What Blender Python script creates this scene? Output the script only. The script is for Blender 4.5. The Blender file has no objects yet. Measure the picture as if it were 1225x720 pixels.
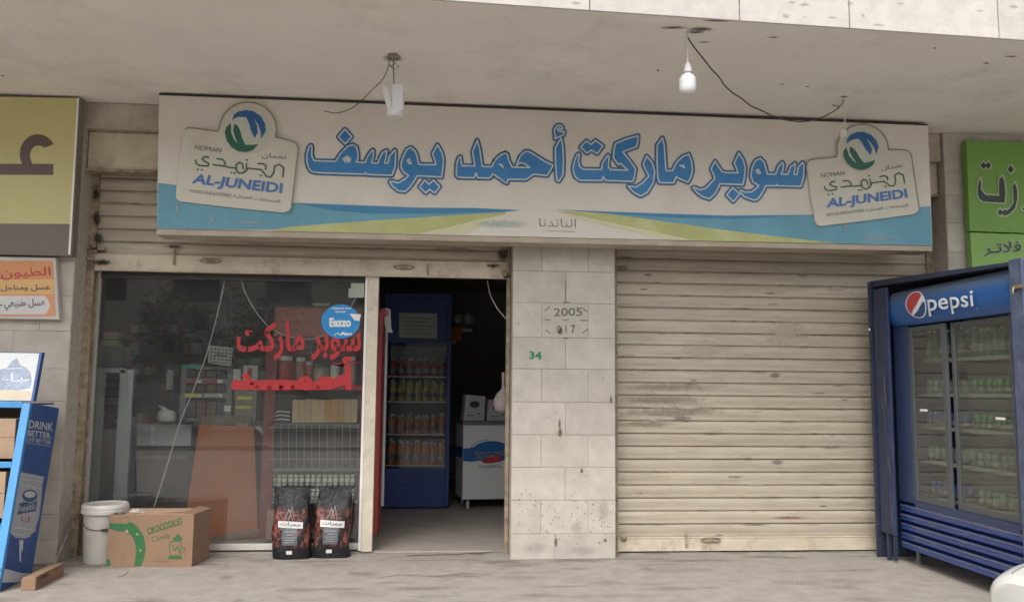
import bpy, bmesh, math, random
from mathutils import Vector, Matrix, Euler
from mathutils.geometry import tessellate_polygon
random.seed(7)
sc = bpy.context.scene
C = sc.collection

# ------------------------------------------------------------------ camera
PITCH, YAW, ROLL = 0.10307551, 0.08602252, 0.0095746
CAM = Vector((0.0, -7.519, 1.5)); FPX = 1000.0
def _basis():
    cp, sp, cy, sy = math.cos(PITCH), math.sin(PITCH), math.cos(YAW), math.sin(YAW)
    F = Vector((sy*cp, cy*cp, sp)); R = Vector((cy, -sy, 0)); U = R.cross(F)
    cr, sr = math.cos(ROLL), math.sin(ROLL)
    return cr*R + sr*U, -sr*R + cr*U, F
CR, CU, CF = _basis()
cam = bpy.data.cameras.new('camera'); camo = bpy.data.objects.new('camera', cam); C.objects.link(camo)
M3 = Matrix((CR, CU, -CF)).transposed()
camo.matrix_world = Matrix.Translation(CAM) @ M3.to_4x4()
cam.sensor_width = 36; cam.lens = 36*FPX/1225; cam.clip_start = 0.05; cam.clip_end = 600
sc.camera = camo

# ------------------------------------------------------------------ world and sun
SUN_EL, SUN_AZ = math.radians(50), math.radians(205)      # azimuth clockwise from +Y (north)
w = bpy.data.worlds.new('World'); sc.world = w; w.use_nodes = True
nt = w.node_tree; bg = nt.nodes['Background']
sky = nt.nodes.new('ShaderNodeTexSky'); sky.sky_type = 'NISHITA'; sky.sun_disc = False
sky.sun_elevation = SUN_EL; sky.sun_rotation = SUN_AZ; sky.air_density = 1.0; sky.dust_density = 4.0; sky.ozone_density = 0.6
hs = nt.nodes.new('ShaderNodeHueSaturation'); hs.inputs['Saturation'].default_value = 0.26
nt.links.new(sky.outputs[0], hs.inputs['Color'])
tint = nt.nodes.new('ShaderNodeMix'); tint.data_type = 'RGBA'; tint.blend_type = 'MULTIPLY'; tint.inputs[0].default_value = 1
tint.inputs[7].default_value = (1.0, 1.0, 0.99, 1)
nt.links.new(hs.outputs[0], tint.inputs[6]); nt.links.new(tint.outputs[2], bg.inputs[0])
bg.inputs[1].default_value = 0.15
sl = bpy.data.lights.new('sun', 'SUN'); sl.energy = 0.9; sl.angle = math.radians(25); sl.color = (1, .97, .93)
so = bpy.data.objects.new('sun', sl); C.objects.link(so)
sd = Vector((math.sin(SUN_AZ)*math.cos(SUN_EL), math.cos(SUN_AZ)*math.cos(SUN_EL), math.sin(SUN_EL)))
so.rotation_euler = sd.to_track_quat('Z', 'Y').to_euler(); so.location = (0, -20, 30)
sc.view_settings.view_transform = 'Standard'; sc.view_settings.look = 'None'
sc.view_settings.exposure = 0.93; sc.view_settings.gamma = 1
sc.render.engine = 'CYCLES'
sc.cycles.max_bounces = 10; sc.cycles.diffuse_bounces = 6; sc.cycles.transparent_max_bounces = 16
sc.cycles.use_denoising = True
sc.cycles.sample_clamp_indirect = 6

# ------------------------------------------------------------------ measuring helpers
# points read off the photograph are set down on the real plane that carries them
def ray(px, py):
    return CR*((px-612.5)/FPX) - CU*((py-360)/FPX) + CF
def P(px, py, Y):                       # on a plane parallel to the shop front
    d = ray(px, py); t = (Y-CAM.y)/d.y; return CAM + d*t
def G(px, py, z=0.0):                   # on level ground or a level ceiling
    d = ray(px, py); t = (z-CAM.z)/d.z; return CAM + d*t
def X(px, py, x):                       # on a plane square to the shop front
    d = ray(px, py); t = (x-CAM.x)/d.x; return CAM + d*t

# ------------------------------------------------------------------ materials
def srgb(h):
    h = h.lstrip('#'); v = [int(h[i:i+2], 16)/255 for i in (0, 2, 4)]
    return tuple(c/12.92 if c <= .04045 else ((c+.055)/1.055)**2.4 for c in v)
MATS = {}
def mat(name, col, rough=.7, var=.12, scale=5, bump=0.0, bscale=40, dirt=None, damt=.0, dscale=3, metal=0, spec=.5, stretch=(1,1,1), emit=None, rnd=0.0, coat=0):
    if name in MATS: return MATS[name]
    m = bpy.data.materials.new(name); m.use_nodes = True; MATS[name] = m
    n = m.node_tree.nodes; L = m.node_tree.links
    b = n['Principled BSDF']; b.inputs['Roughness'].default_value = rough; b.inputs['Metallic'].default_value = metal
    b.inputs['Specular IOR Level'].default_value = spec
    if coat: b.inputs['Coat Weight'].default_value = coat; b.inputs['Coat Roughness'].default_value = .08
    tc = n.new('ShaderNodeTexCoord'); mp = n.new('ShaderNodeMapping'); mp.inputs['Scale'].default_value = stretch
    geo = n.new('ShaderNodeNewGeometry'); L.new(geo.outputs['Position'], mp.inputs[0])
    nz = n.new('ShaderNodeTexNoise'); nz.inputs['Scale'].default_value = scale; nz.inputs['Detail'].default_value = 8; nz.inputs['Roughness'].default_value = .6
    L.new(mp.outputs[0], nz.inputs['Vector'])
    rp = n.new('ShaderNodeMapRange'); rp.inputs[1].default_value = .3; rp.inputs[2].default_value = .7; rp.inputs[3].default_value = 1-var; rp.inputs[4].default_value = 1+var
    L.new(nz.outputs[0], rp.inputs[0])
    mul = n.new('ShaderNodeVectorMath'); mul.operation = 'SCALE'; mul.inputs[0].default_value = col
    if rnd:
        oi = n.new('ShaderNodeObjectInfo'); r2 = n.new('ShaderNodeMapRange'); r2.inputs[3].default_value = 1-rnd; r2.inputs[4].default_value = 1+rnd
        L.new(oi.outputs['Random'], r2.inputs[0]); mm = n.new('ShaderNodeMath'); mm.operation = 'MULTIPLY'
        L.new(rp.outputs[0], mm.inputs[0]); L.new(r2.outputs[0], mm.inputs[1]); L.new(mm.outputs[0], mul.inputs['Scale'])
    else: L.new(rp.outputs[0], mul.inputs['Scale'])
    out = mul.outputs[0]
    if dirt is not None:
        d = n.new('ShaderNodeTexNoise'); d.inputs['Scale'].default_value = dscale; d.inputs['Detail'].default_value = 10; d.inputs['Roughness'].default_value = .72
        L.new(mp.outputs[0], d.inputs['Vector'])
        dr = n.new('ShaderNodeMapRange'); dr.inputs[1].default_value = .52; dr.inputs[2].default_value = .72; dr.inputs[3].default_value = 0; dr.inputs[4].default_value = damt
        L.new(d.outputs[0], dr.inputs[0])
        mx = n.new('ShaderNodeMix'); mx.data_type = 'RGBA'; mx.inputs[7].default_value = (*dirt, 1)
        L.new(dr.outputs[0], mx.inputs[0]); L.new(out, mx.inputs[6]); out = mx.outputs[2]
    L.new(out, b.inputs['Base Color'])
    if bump:
        bn = n.new('ShaderNodeTexNoise'); bn.inputs['Scale'].default_value = bscale; bn.inputs['Detail'].default_value = 6
        L.new(mp.outputs[0], bn.inputs['Vector'])
        bp = n.new('ShaderNodeBump'); bp.inputs['Strength'].default_value = 1; bp.inputs['Distance'].default_value = bump
        L.new(bn.outputs[0], bp.inputs['Height']); L.new(bp.outputs[0], b.inputs['Normal'])
    if emit: b.inputs['Emission Color'].default_value = (*emit[0], 1); b.inputs['Emission Strength'].default_value = emit[1]
    return m
def glass(name, tint=(.9, .93, .92), boost=1.0, rough=.02, haze=.0, hazecol=(.5, .5, .48)):
    m = bpy.data.materials.new(name); m.use_nodes = True; MATS[name] = m
    n = m.node_tree.nodes; L = m.node_tree.links; n.clear()
    o = n.new('ShaderNodeOutputMaterial'); t = n.new('ShaderNodeBsdfTransparent'); t.inputs[0].default_value = (*tint, 1)
    g = n.new('ShaderNodeBsdfGlossy'); g.inputs['Roughness'].default_value = rough
    f = n.new('ShaderNodeFresnel'); f.inputs[0].default_value = 1.52
    k = n.new('ShaderNodeMath'); k.operation = 'MULTIPLY'; k.inputs[1].default_value = boost; k.use_clamp = True
    bf = n.new('ShaderNodeNewGeometry'); inv = n.new('ShaderNodeMath'); inv.operation = 'SUBTRACT'; inv.inputs[0].default_value = 1; L.new(bf.outputs['Backfacing'], inv.inputs[1])
    ff = n.new('ShaderNodeMath'); ff.operation = 'MULTIPLY'; L.new(f.outputs[0], ff.inputs[0]); L.new(inv.outputs[0], ff.inputs[1]); L.new(ff.outputs[0], k.inputs[0])
    mx = n.new('ShaderNodeMixShader'); L.new(k.outputs[0], mx.inputs[0]); L.new(t.outputs[0], mx.inputs[1]); L.new(g.outputs[0], mx.inputs[2])
    d = n.new('ShaderNodeBsdfDiffuse'); d.inputs[0].default_value = (*hazecol, 1)
    tc = n.new('ShaderNodeNewGeometry'); nz = n.new('ShaderNodeTexNoise'); nz.inputs['Scale'].default_value = 2.2; nz.inputs['Detail'].default_value = 8
    L.new(tc.outputs['Position'], nz.inputs['Vector'])
    r = n.new('ShaderNodeMapRange'); r.inputs[1].default_value = .3; r.inputs[2].default_value = .75; r.inputs[3].default_value = haze*.5; r.inputs[4].default_value = haze*1.5
    L.new(nz.outputs[0], r.inputs[0])
    m2 = n.new('ShaderNodeMixShader'); L.new(r.outputs[0], m2.inputs[0]); L.new(mx.outputs[0], m2.inputs[1]); L.new(d.outputs[0], m2.inputs[2])
    L.new(m2.outputs[0], o.inputs[0])
    return m

# ------------------------------------------------------------------ object helpers
WL = {}
def wl(o): return WL.get(o.name, Vector((0, 0, 0))) if o else Vector((0, 0, 0))
def thing(name, label, cat, loc=(0, 0, 0), group=None):
    o = bpy.data.objects.new(name, None); C.objects.link(o); o.location = loc; o.empty_display_size = .1
    WL[o.name] = Vector(loc); o['label'] = label; o['category'] = cat
    if group: o['group'] = group
    return o
def tag(o, label, cat, group=None):
    o['label'] = label; o['category'] = cat
    if group: o['group'] = group
    return o
class MB:
    def __init__(s): s.v = []; s.f = []
    def add(s, vs, fs):
        k = len(s.v); s.v += [Vector(q) for q in vs]; s.f += [tuple(i+k for i in f) for f in fs]; return s
    def box(s, a, b):
        x0, x1 = sorted((a[0], b[0])); y0, y1 = sorted((a[1], b[1])); z0, z1 = sorted((a[2], b[2]))
        return s.add([(x0,y0,z0),(x1,y0,z0),(x1,y1,z0),(x0,y1,z0),(x0,y0,z1),(x1,y0,z1),(x1,y1,z1),(x0,y1,z1)],
            [(0,3,2,1),(4,5,6,7),(0,1,5,4),(1,2,6,5),(2,3,7,6),(3,0,4,7)])
    def hexa(s, bot, top):               # two loops of four points
        return s.add(list(bot)+list(top), [(0,3,2,1),(4,5,6,7),(0,1,5,4),(1,2,6,5),(2,3,7,6),(3,0,4,7)])
    def prism(s, pts, off):              # flat outline given a thickness vector
        n = len(pts); pts = [Vector(p) for p in pts]; off = Vector(off)
        tri = tessellate_polygon([pts])
        s.add(pts+[p+off for p in pts], [tuple(t) for t in tri]+[tuple(n+i for i in reversed(t)) for t in tri]+[(i, (i+1) % n, n+(i+1) % n, n+i) for i in range(n)])
        return s
    def tube(s, pts, r, n=8, r1=None):
        pts = [Vector(p) for p in pts]; rings = []
        for i, p in enumerate(pts):
            d = (pts[min(i+1, len(pts)-1)]-pts[max(i-1, 0)]).normalized()
            a = d.cross(Vector((0, 0, 1)) if abs(d.z) < .9 else Vector((1, 0, 0))).normalized(); b = d.cross(a)
            rr = r if r1 is None else r+(r1-r)*i/max(1, len(pts)-1)
            rings.append([p+(a*math.cos(2*math.pi*k/n)+b*math.sin(2*math.pi*k/n))*rr for k in range(n)])
        vs = [v for q in rings for v in q]
        fs = [(i*n+k, i*n+(k+1) % n, (i+1)*n+(k+1) % n, (i+1)*n+k) for i in range(len(pts)-1) for k in range(n)]
        fs += [tuple(range(n)), tuple((len(pts)-1)*n+k for k in reversed(range(n)))]
        return s.add(vs, fs)
    def lathe(s, prof, c=(0, 0, 0), n=16, axis='z'):
        c = Vector(c); vs = []
        for r, h in prof:
            for k in range(n):
                a = 2*math.pi*k/n; q = (r*math.cos(a), r*math.sin(a), h)
                if axis == 'x': q = (q[2], q[0], q[1])
                if axis == 'y': q = (q[0], q[2], q[1])
                vs.append(c+Vector(q))
        m = len(prof)
        fs = [(i*n+k, i*n+(k+1) % n, (i+1)*n+(k+1) % n, (i+1)*n+k) for i in range(m-1) for k in range(n)]
        fs += [tuple(reversed(range(n))), tuple((m-1)*n+k for k in range(n))]
        return s.add(vs, fs)
    def build(s, name, m, parent=None, at=None, smooth=False, bevel=0, seg=2, kind=None):
        base = Vector(at) if at is not None else wl(parent)
        me = bpy.data.meshes.new(name); me.from_pydata([v-base for v in s.v], [], s.f)
        bm = bmesh.new(); bm.from_mesh(me)
        bmesh.ops.recalc_face_normals(bm, faces=bm.faces); bm.to_mesh(me); bm.free()
        me.materials.append(m); me.update()
        o = bpy.data.objects.new(name, me); C.objects.link(o)
        if parent: o.parent = parent
        o.location = base-wl(parent); WL[o.name] = base.copy()
        if smooth:
            me.polygons.foreach_set('use_smooth', [True]*len(me.polygons))
            try: me.set_sharp_from_angle(angle=math.radians(40))
            except Exception: pass
        if bevel:
            bv = o.modifiers.new('bevel', 'BEVEL'); bv.width = bevel; bv.segments = seg; bv.limit_method = 'ANGLE'; bv.angle_limit = math.radians(40)
        if kind: o['kind'] = kind
        return o
def share(src, name, parent, at, rot=None, scale=None):     # another object on the same mesh
    o = src.copy(); o.name = name; C.objects.link(o); o.parent = parent
    o.location = Vector(at)-wl(parent); WL[o.name] = Vector(at)
    if rot: o.rotation_euler = rot
    if scale: o.scale = scale
    return o
def copy_tree(o, loc, rotz=None, label=None, group=None):
    r = o.copy(); C.objects.link(r); r.location = loc; WL[r.name] = Vector(loc)
    if rotz is not None: r.rotation_euler.z = rotz
    if label: r['label'] = label
    if group: r['group'] = group
    for ch in o.children:
        c = ch.copy(); C.objects.link(c); c.parent = r
        for g in ch.children:
            d = g.copy(); C.objects.link(d); d.parent = c
    return r

# ------------------------------------------------------------------ flat print: polygons, strokes and lettering
JIT = [0]
def jit():
    JIT[0] = (JIT[0]+1) % 23; return JIT[0]*0.00003
def fpoly(mb, pts, M, lift=0, holes=()):
    loops = [[Vector((x, y, 0)) for x, y in pts]]+[[Vector((x, y, 0)) for x, y in h] for h in holes]
    flat = [p for l in loops for p in l]; tri = tessellate_polygon(loops); j = jit()
    mb.add([M(p.x, p.y, lift+j) for p in flat], [tuple(t) for t in tri]); return mb
def fstroke(mb, pts, wd, M, lift=0, closed=False, n=8):
    q = list(pts)+([pts[0]] if closed else [])
    for (x0, y0), (x1, y1) in zip(q, q[1:]):
        d = math.hypot(x1-x0, y1-y0)
        if d < 1e-6: continue
        nx, ny = -(y1-y0)/d*wd/2, (x1-x0)/d*wd/2; j = jit()
        mb.add([M(x0+nx, y0+ny, lift+j), M(x1+nx, y1+ny, lift+j), M(x1-nx, y1-ny, lift+j), M(x0-nx, y0-ny, lift+j)], [(0, 1, 2, 3)])
    for x, y in q[:len(q)-(1 if closed else 0)]:
        j = jit(); mb.add([M(x+wd/2*math.cos(2*math.pi*k/n), y+wd/2*math.sin(2*math.pi*k/n), lift+j) for k in range(n)], [tuple(range(n))])
    return mb
def softmat(name, col, amt=.8, nscale=30):
    m = bpy.data.materials.new(name); m.use_nodes = True; MATS[name] = m; n = m.node_tree.nodes; L = m.node_tree.links; b = n['Principled BSDF']
    b.inputs['Base Color'].default_value = (*col, 1); b.inputs['Roughness'].default_value = .9; b.inputs['Specular IOR Level'].default_value = .2
    at = n.new('ShaderNodeAttribute'); at.attribute_name = 'soft'; g = n.new('ShaderNodeNewGeometry'); nz = n.new('ShaderNodeTexNoise')
    nz.inputs['Scale'].default_value = nscale; nz.inputs['Detail'].default_value = 8; nz.inputs['Roughness'].default_value = .7; L.new(g.outputs['Position'], nz.inputs['Vector'])
    s1 = n.new('ShaderNodeMath'); s1.operation = 'ADD'; L.new(at.outputs['Fac'], s1.inputs[0]); L.new(nz.outputs[0], s1.inputs[1])
    r = n.new('ShaderNodeMapRange'); r.inputs[1].default_value = .75; r.inputs[2].default_value = 1.25; r.inputs[3].default_value = 0; r.inputs[4].default_value = amt; L.new(s1.outputs[0], r.inputs[0])
    L.new(r.outputs[0], b.inputs['Alpha']); return m
def softblots(items, M, name, m, parent, lift=.001):
    """worn or stained spots whose edges fade out: (cx, cy, rx, ry) each"""
    mb = MB(); att = []
    for cx, cy, rx, ry in items:
        j = jit(); vs = [M(cx, cy, lift+j)]+[M(cx+rx*1.25*math.cos(2*math.pi*k/14), cy+ry*1.25*math.sin(2*math.pi*k/14), lift+j) for k in range(14)]
        mb.add(vs, [(0, 1+k, 1+(k+1) % 14) for k in range(14)]); att += [1.0]+[0.0]*14
    o = mb.build(name, m, parent); l = o.data.attributes.new('soft', 'FLOAT', 'POINT'); l.data.foreach_set('value', att); o['kind'] = 'stuff'; return o
def ell(cx, cy, rx, ry, n=28, a0=0, a1=360, rot=0):
    r = math.radians(rot); out = []
    for k in range(n if abs(a1-a0) >= 360 else n+1):
        a = math.radians(a0+(a1-a0)*k/n); x, y = rx*math.cos(a), ry*math.sin(a)
        out.append((cx+x*math.cos(r)-y*math.sin(r), cy+x*math.sin(r)+y*math.cos(r)))
    return out
AR = {'ا': (0xFE8D,0xFE8E,0,0), 'أ': (0xFE83,0xFE84,0,0), 'ب': (0xFE8F,0xFE90,0xFE91,0xFE92), 'ت': (0xFE95,0xFE96,0xFE97,0xFE98), 'ة': (0xFE93,0xFE94,0,0),
 'ج': (0xFE9D,0xFE9E,0xFE9F,0xFEA0), 'ح': (0xFEA1,0xFEA2,0xFEA3,0xFEA4), 'د': (0xFEA9,0xFEAA,0,0), 'ذ': (0xFEAB,0xFEAC,0,0), 'ر': (0xFEAD,0xFEAE,0,0), 'ز': (0xFEAF,0xFEB0,0,0),
 'س': (0xFEB1,0xFEB2,0xFEB3,0xFEB4), 'ش': (0xFEB5,0xFEB6,0xFEB7,0xFEB8), 'ص': (0xFEB9,0xFEBA,0xFEBB,0xFEBC), 'ط': (0xFEC1,0xFEC2,0xFEC3,0xFEC4), 'ع': (0xFEC9,0xFECA,0xFECB,0xFECC),
 'غ': (0xFECD,0xFECE,0xFECF,0xFED0), 'ف': (0xFED1,0xFED2,0xFED3,0xFED4), 'ق': (0xFED5,0xFED6,0xFED7,0xFED8), 'ك': (0xFED9,0xFEDA,0xFEDB,0xFEDC), 'ل': (0xFEDD,0xFEDE,0xFEDF,0xFEE0),
 'م': (0xFEE1,0xFEE2,0xFEE3,0xFEE4), 'ن': (0xFEE5,0xFEE6,0xFEE7,0xFEE8), 'ه': (0xFEE9,0xFEEA,0xFEEB,0xFEEC), 'و': (0xFEED,0xFEEE,0,0), 'ي': (0xFEF1,0xFEF2,0xFEF3,0xFEF4),
 'ئ': (0xFE89,0xFE8A,0xFE8B,0xFE8C), 'ـ': (0x640,0x640,0x640,0x640), 'لا': (0xFEFB,0xFEFC,0,0)}
def ar(s):                              # join the Arabic letters and put them in visual order
    t = []; i = 0
    while i < len(s):
        if s[i:i+2] == 'لا': t.append('لا'); i += 2
        else: t.append(s[i]); i += 1
    out = []
    for i, c in enumerate(t):
        if c not in AR: out.append(c); continue
        pj = i > 0 and t[i-1] in AR and AR[t[i-1]][2] != 0
        nj = i+1 < len(t) and t[i+1] in AR and AR[c][2] != 0
        out.append(chr(AR[c][3 if pj and nj else 2 if nj else 1 if pj else 0]))
    return ''.join(reversed(out))
_G = {}
def glyphs(s, bold=0.0):
    if (s, bold) in _G: return _G[(s, bold)]
    c = bpy.data.curves.new('lettering', 'FONT'); c.body = s; c.size = 1; c.offset = bold; c.resolution_u = 3
    o = bpy.data.objects.new('lettering', c); C.objects.link(o); dg = bpy.context.evaluated_depsgraph_get(); dg.update()
    me = o.evaluated_get(dg).to_mesh(); r = ([(v.co.x, v.co.y) for v in me.vertices], [tuple(p.vertices) for p in me.polygons])
    o.evaluated_get(dg).to_mesh_clear(); bpy.data.objects.remove(o); bpy.data.curves.remove(c); _G[(s, bold)] = r; return r
def ftext(mb, s, q, M, lift=0, bold=0.0, ref=None):
    """q: TL, TR, BR, BL corners of the word's outline, in the sheet's own units"""
    v0, _ = glyphs(s, bold if ref is None else ref); v, f = glyphs(s, bold)
    if not v: return mb
    x0 = min(p[0] for p in v0); x1 = max(p[0] for p in v0); y0 = min(p[1] for p in v0); y1 = max(p[1] for p in v0)
    (ax, ay), (bx, by), (cx, cy), (dx, dy) = q; out = []
    j = jit()
    for x, y in v:
        u = (x-x0)/(x1-x0); t = 1-(y-y0)/(y1-y0)
        X_ = (1-t)*((1-u)*ax+u*bx)+t*((1-u)*dx+u*cx); Y_ = (1-t)*((1-u)*ay+u*by)+t*((1-u)*dy+u*cy)
        out.append(M(X_, Y_, lift+j))
    mb.add(out, f); return mb
def ordinal(i, n):
    w_ = ['first', 'second', 'third', 'fourth', 'fifth', 'sixth', 'seventh', 'eighth']
    if i == 0: return 'leftmost'
    if i == n-1: return 'rightmost'
    return (w_[i]+' from the left') if i < (n+1)//2 else (w_[n-1-i]+' from the right')
def onY(Y): return lambda x, y, l=0: P(x, y, Y-l)       # photo position on a sheet parallel to the front; lift comes forward
def onX(x0): return lambda x, y, l=0: X(x, y, x0-l)
def crop(M, ox, oy, s): return lambda x, y, l=0: M(ox+x/s, oy+y/s, l)
def rect(x0, y0, x1, y1): return [(x0, y0), (x1, y0), (x1, y1), (x0, y1)]
# ------------------------------------------------------------------ palette
m_stone = mat('limestone', (.445,.41,.36), .85, .12, 6, .003, 60, dirt=(.34,.29,.23), damt=.4, dscale=2.5, rnd=.07)
m_mortar = mat('mortar', (.41,.375,.325), .95, .15, 20)
m_plaster = mat('soffit_paint', (.74,.695,.64), .9, .05, 1.2, .001, 25, dirt=(.52,.47,.42), damt=.6, dscale=1.6)
m_beam = mat('rough_plaster', (.42,.36,.30), .95, .18, 6, .004, 18, dirt=(.25,.20,.16), damt=.6, dscale=5)
m_reveal = mat('brown_plaster', (.30,.245,.19), .9, .15, 6, .002, 30, dirt=(.14,.11,.09), damt=.6, dscale=3)
m_shutter = mat('shutter_paint', (.425,.372,.292), .5, .10, 4, .0006, 70, dirt=(.30,.235,.165), damt=.75, dscale=3.2, stretch=(.5,1,3), rnd=.06)
m_rail = mat('rail_paint', (.54,.475,.37), .5, .12, 6, .0006, 60, dirt=(.22,.17,.12), damt=.7, dscale=5)
m_guide = mat('worn_guide', (.30,.235,.16), .6, .4, 14, .002, 40, dirt=(.05,.04,.03), damt=.9, dscale=9)
m_black = mat('dark_metal', (.03,.028,.026), .6, .2)
m_alu = mat('aluminium', (.40,.38,.35), .4, .08, 8, metal=.3, dirt=(.2,.18,.15), damt=.4, dscale=8)
m_cream = mat('cream_post', (.58,.52,.42), .55, .10, 8, .0006, 60, dirt=(.28,.22,.16), damt=.6, dscale=7)
m_white = mat('white_paint', (.75,.74,.71), .5, .05)
m_conc = mat('pavement_concrete', (.29,.26,.23), .92, .13, 7, .005, 70, dirt=(.15,.13,.11), damt=.45, dscale=5)
m_asph = mat('asphalt', (.30,.275,.245), .95, .2, 3, .003, 80)  # made pale so the unseen road throws light up onto the soffit
m_kerb = mat('kerb_stone', (.34,.32,.29), .9, .12, 5, .002, 40)
m_floor = mat('shop_floor', (.36,.32,.28), .55, .12, 2.5, .001, 25, dirt=(.13,.11,.09), damt=.6, dscale=2)
m_room = mat('room_wall', (.30,.29,.28), .9, .10, 3)
m_dark = mat('dark_void', (.02,.02,.022), .8, .2)
m_ink = mat('stencil_ink', (.13,.15,.125), .9, .5, 60)
m_green_ink = mat('green_ink', (.03,.20,.10), .9, .2, 30)

# ------------------------------------------------------------------ ground
def sheet(name, x0, x1, y0, y1, z, m, n=1):
    mb = MB(); mb.add([(x0,y0,z),(x1,y0,z),(x1,y1,z),(x0,y1,z)], [(0,1,2,3)])
    o = mb.build(name, m); o['kind'] = 'structure'; return o
sheet('ground', -300, 300, -300, 300, -.16, m_asph)
sheet('road', -60, 60, -13.5, -2.95, -.13, m_asph)
pv = MB(); pv.box((-40, -2.9, -.15), (40, .34, 0)); pav = pv.build('pavement', m_conc, kind='structure')
pv = MB(); pv.box((-40, -17, -.15), (40, -13.5, -.01)); pv.build('far_pavement', m_conc, kind='structure')
pv = MB()
for i in range(60):
    x = -30+i; pv.box((x+.004, -3.05, -.15), (x+.996, -2.9, -.004))
pv.build('kerb', m_kerb, kind='structure')
fl = MB(); fl.box((-4.6, .34, -.15), (1.6, 6.4, .012)); fl.build('shop_floor', m_floor, kind='structure')
# crack running along the threshold, hairline cracks and old patches on the pavement
mb = MB(); g0 = lambda x, y, l=0: G(x, y, .0015+l)
fstroke(mb, [(486,664.5),(500,663.8),(520,663.4),(536,662.6),(548,662.8),(560,661.2),(574,661),(590,659.6),(604,658.6),(611,658.2)], 1.0, g0)
fstroke(mb, [(560,661.2),(566,662.6),(580,661.9)], .8, g0)
fstroke(mb, [(246,664),(262,666),(285,665),(300,668)], .4, g0)
fstroke(mb, [(455,690),(480,687),(520,689),(560,685),(590,687)], .35, g0)
fstroke(mb, [(140,690),(150,687),(154,682)], .6, g0)
mb.build('crack', mat('crack_dark', (.095,.08,.07), .95, .3, 60), pav)
mb = MB()
random.seed(3)
for _ in range(46):
    px = random.choice([random.uniform(740, 1040), random.uniform(615, 1040), random.uniform(80, 1040)]); py = random.uniform(659, 712)
    c = G(px, py, .004); r = random.uniform(.003, .010)
    pts = [c+Vector((r*random.uniform(.6, 1.4)*math.cos(a), r*random.uniform(.6, 1.4)*math.sin(a), random.uniform(-.003, .003))) for a in (0, 1.2, 2.5, 3.8, 5)]
    mb.add(pts+[c+Vector((0, 0, r*.6))], [(i, (i+1) % 5, 5) for i in range(5)])
o = mb.build('pavement_litter', mat('litter', (.36,.33,.29), .9, .4, 60)); o['kind'] = 'stuff'
gm_ = lambda x, y, l=0: Vector((x, y, .001+l)); random.seed(31)
softblots([(random.uniform(-3.6, 4.2), random.uniform(-.18, .02), random.uniform(.15, .5), random.uniform(.03, .09)) for _ in range(26)]+[(random.uniform(1.6, 4.1), random.uniform(.18, .30), random.uniform(.15, .4), random.uniform(.03, .08)) for _ in range(12)]+[(random.uniform(-3.5, 4.2), random.uniform(-1.6, -.2), random.uniform(.05, .35), random.uniform(.03, .12)) for _ in range(26)]+[(1.95,-.05,.25,.07),(3.0,.0,.3,.05),(1.2,-.12,.4,.06)], gm_, 'dirt_patch', softmat('ground_dirt', (.16,.14,.12), .22, 22), pav)
softblots([(random.uniform(-3.5, 4.2), random.uniform(-1.6, .2), random.uniform(.1, .5), random.uniform(.04, .15)) for _ in range(22)], gm_, 'dust_patch', softmat('ground_dust', (.33,.30,.265), .3, 16), pav, .0006)
# ------------------------------------------------------------------ the building
bld = thing('shop_building', 'stone shop building with deep concrete canopy over two roller shuttered bays', 'building', (0, 0, 0))
ZC = 4.0
XL, XP0, XP1, XR = -3.18, .655, 1.597, 4.835        # wall edge, pillar edges, wall edge
# mortar core behind the stone blocks
def core(name, x0, x1, z0, z1, y0=.005, y1=.5):
    mb = MB(); mb.box((x0, y0, z0), (x1, y1, z1)); return mb.build(name, m_mortar, bld)
w_left = core('wall', -12, XL+.004, -.1, ZC, .005, .27)
w_pil = core('pillar', XP0+.004, XP1-.004, -.1, ZC)
w_right = core('wall', XR-.004, 12, -.1, ZC, .005, .27)
BLK = {}
def block(parent, x0, x1, z0, z1, y=0.0, depth=.1):
    w_, h_ = x1-x0, z1-z0; key = (round(w_, 3), round(h_, 3)); g = .0016; c = .0028
    at = Vector((x0, y+random.uniform(-.003, .0015), z0))
    if key in BLK: return share(BLK[key], 'stone_block', parent, at)
    mb = MB(); a0, a1, b0, b1 = g, w_-g, g, h_-g
    vs = [(a0+c,0,b0+c),(a1-c,0,b0+c),(a1-c,0,b1-c),(a0+c,0,b1-c),(a0,c,b0),(a1,c,b0),(a1,c,b1),(a0,c,b1),(a0,depth,b0),(a1,depth,b0),(a1,depth,b1),(a0,depth,b1)]
    fs = [(0,1,2,3)]+[(4+i, 4+(i+1)%4, (i+1)%4, i) for i in range(4)]+[(8+i, 8+(i+1)%4, 4+(i+1)%4, 4+i) for i in range(4)]
    mb.add([Vector(v)+at for v in vs], fs); o = mb.build('stone_block', m_stone, parent, at=at); BLK[key] = o; return o
ys = [291,325,362.6,404,441.5,481,520,559,598,638]
zs = sorted([P(675, y, 0).z for y in ys]); zs = [-.02]+zs
while zs[-1] < ZC-.3: zs.append(zs[-1]+.285)
zs.append(ZC-.002)
xm = P(676.5, 420, 0).x; xa, xb = P(648, 420, 0).x, P(703.5, 420, 0).x
for i in range(len(zs)-1):
    odd = (i % 2 == 0)
    cuts = [XP0, xm, XP1] if i % 2 == 0 else [XP0, xa, xb, XP1]
    if i == 0: cuts = [XP0, P(663, 650, 0).x, XP1]
    if i == 2: cuts = [XP0, xm, XP1]
    for a, b in zip(cuts, cuts[1:]): block(w_pil, a, b, zs[i], zs[i+1])
zl = [-.02, .19, .40, .683, 1.019, 1.345, 1.623, 1.946, 2.25, 2.56, 2.86, 3.15, 3.44, 3.72, ZC-.002]
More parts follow.
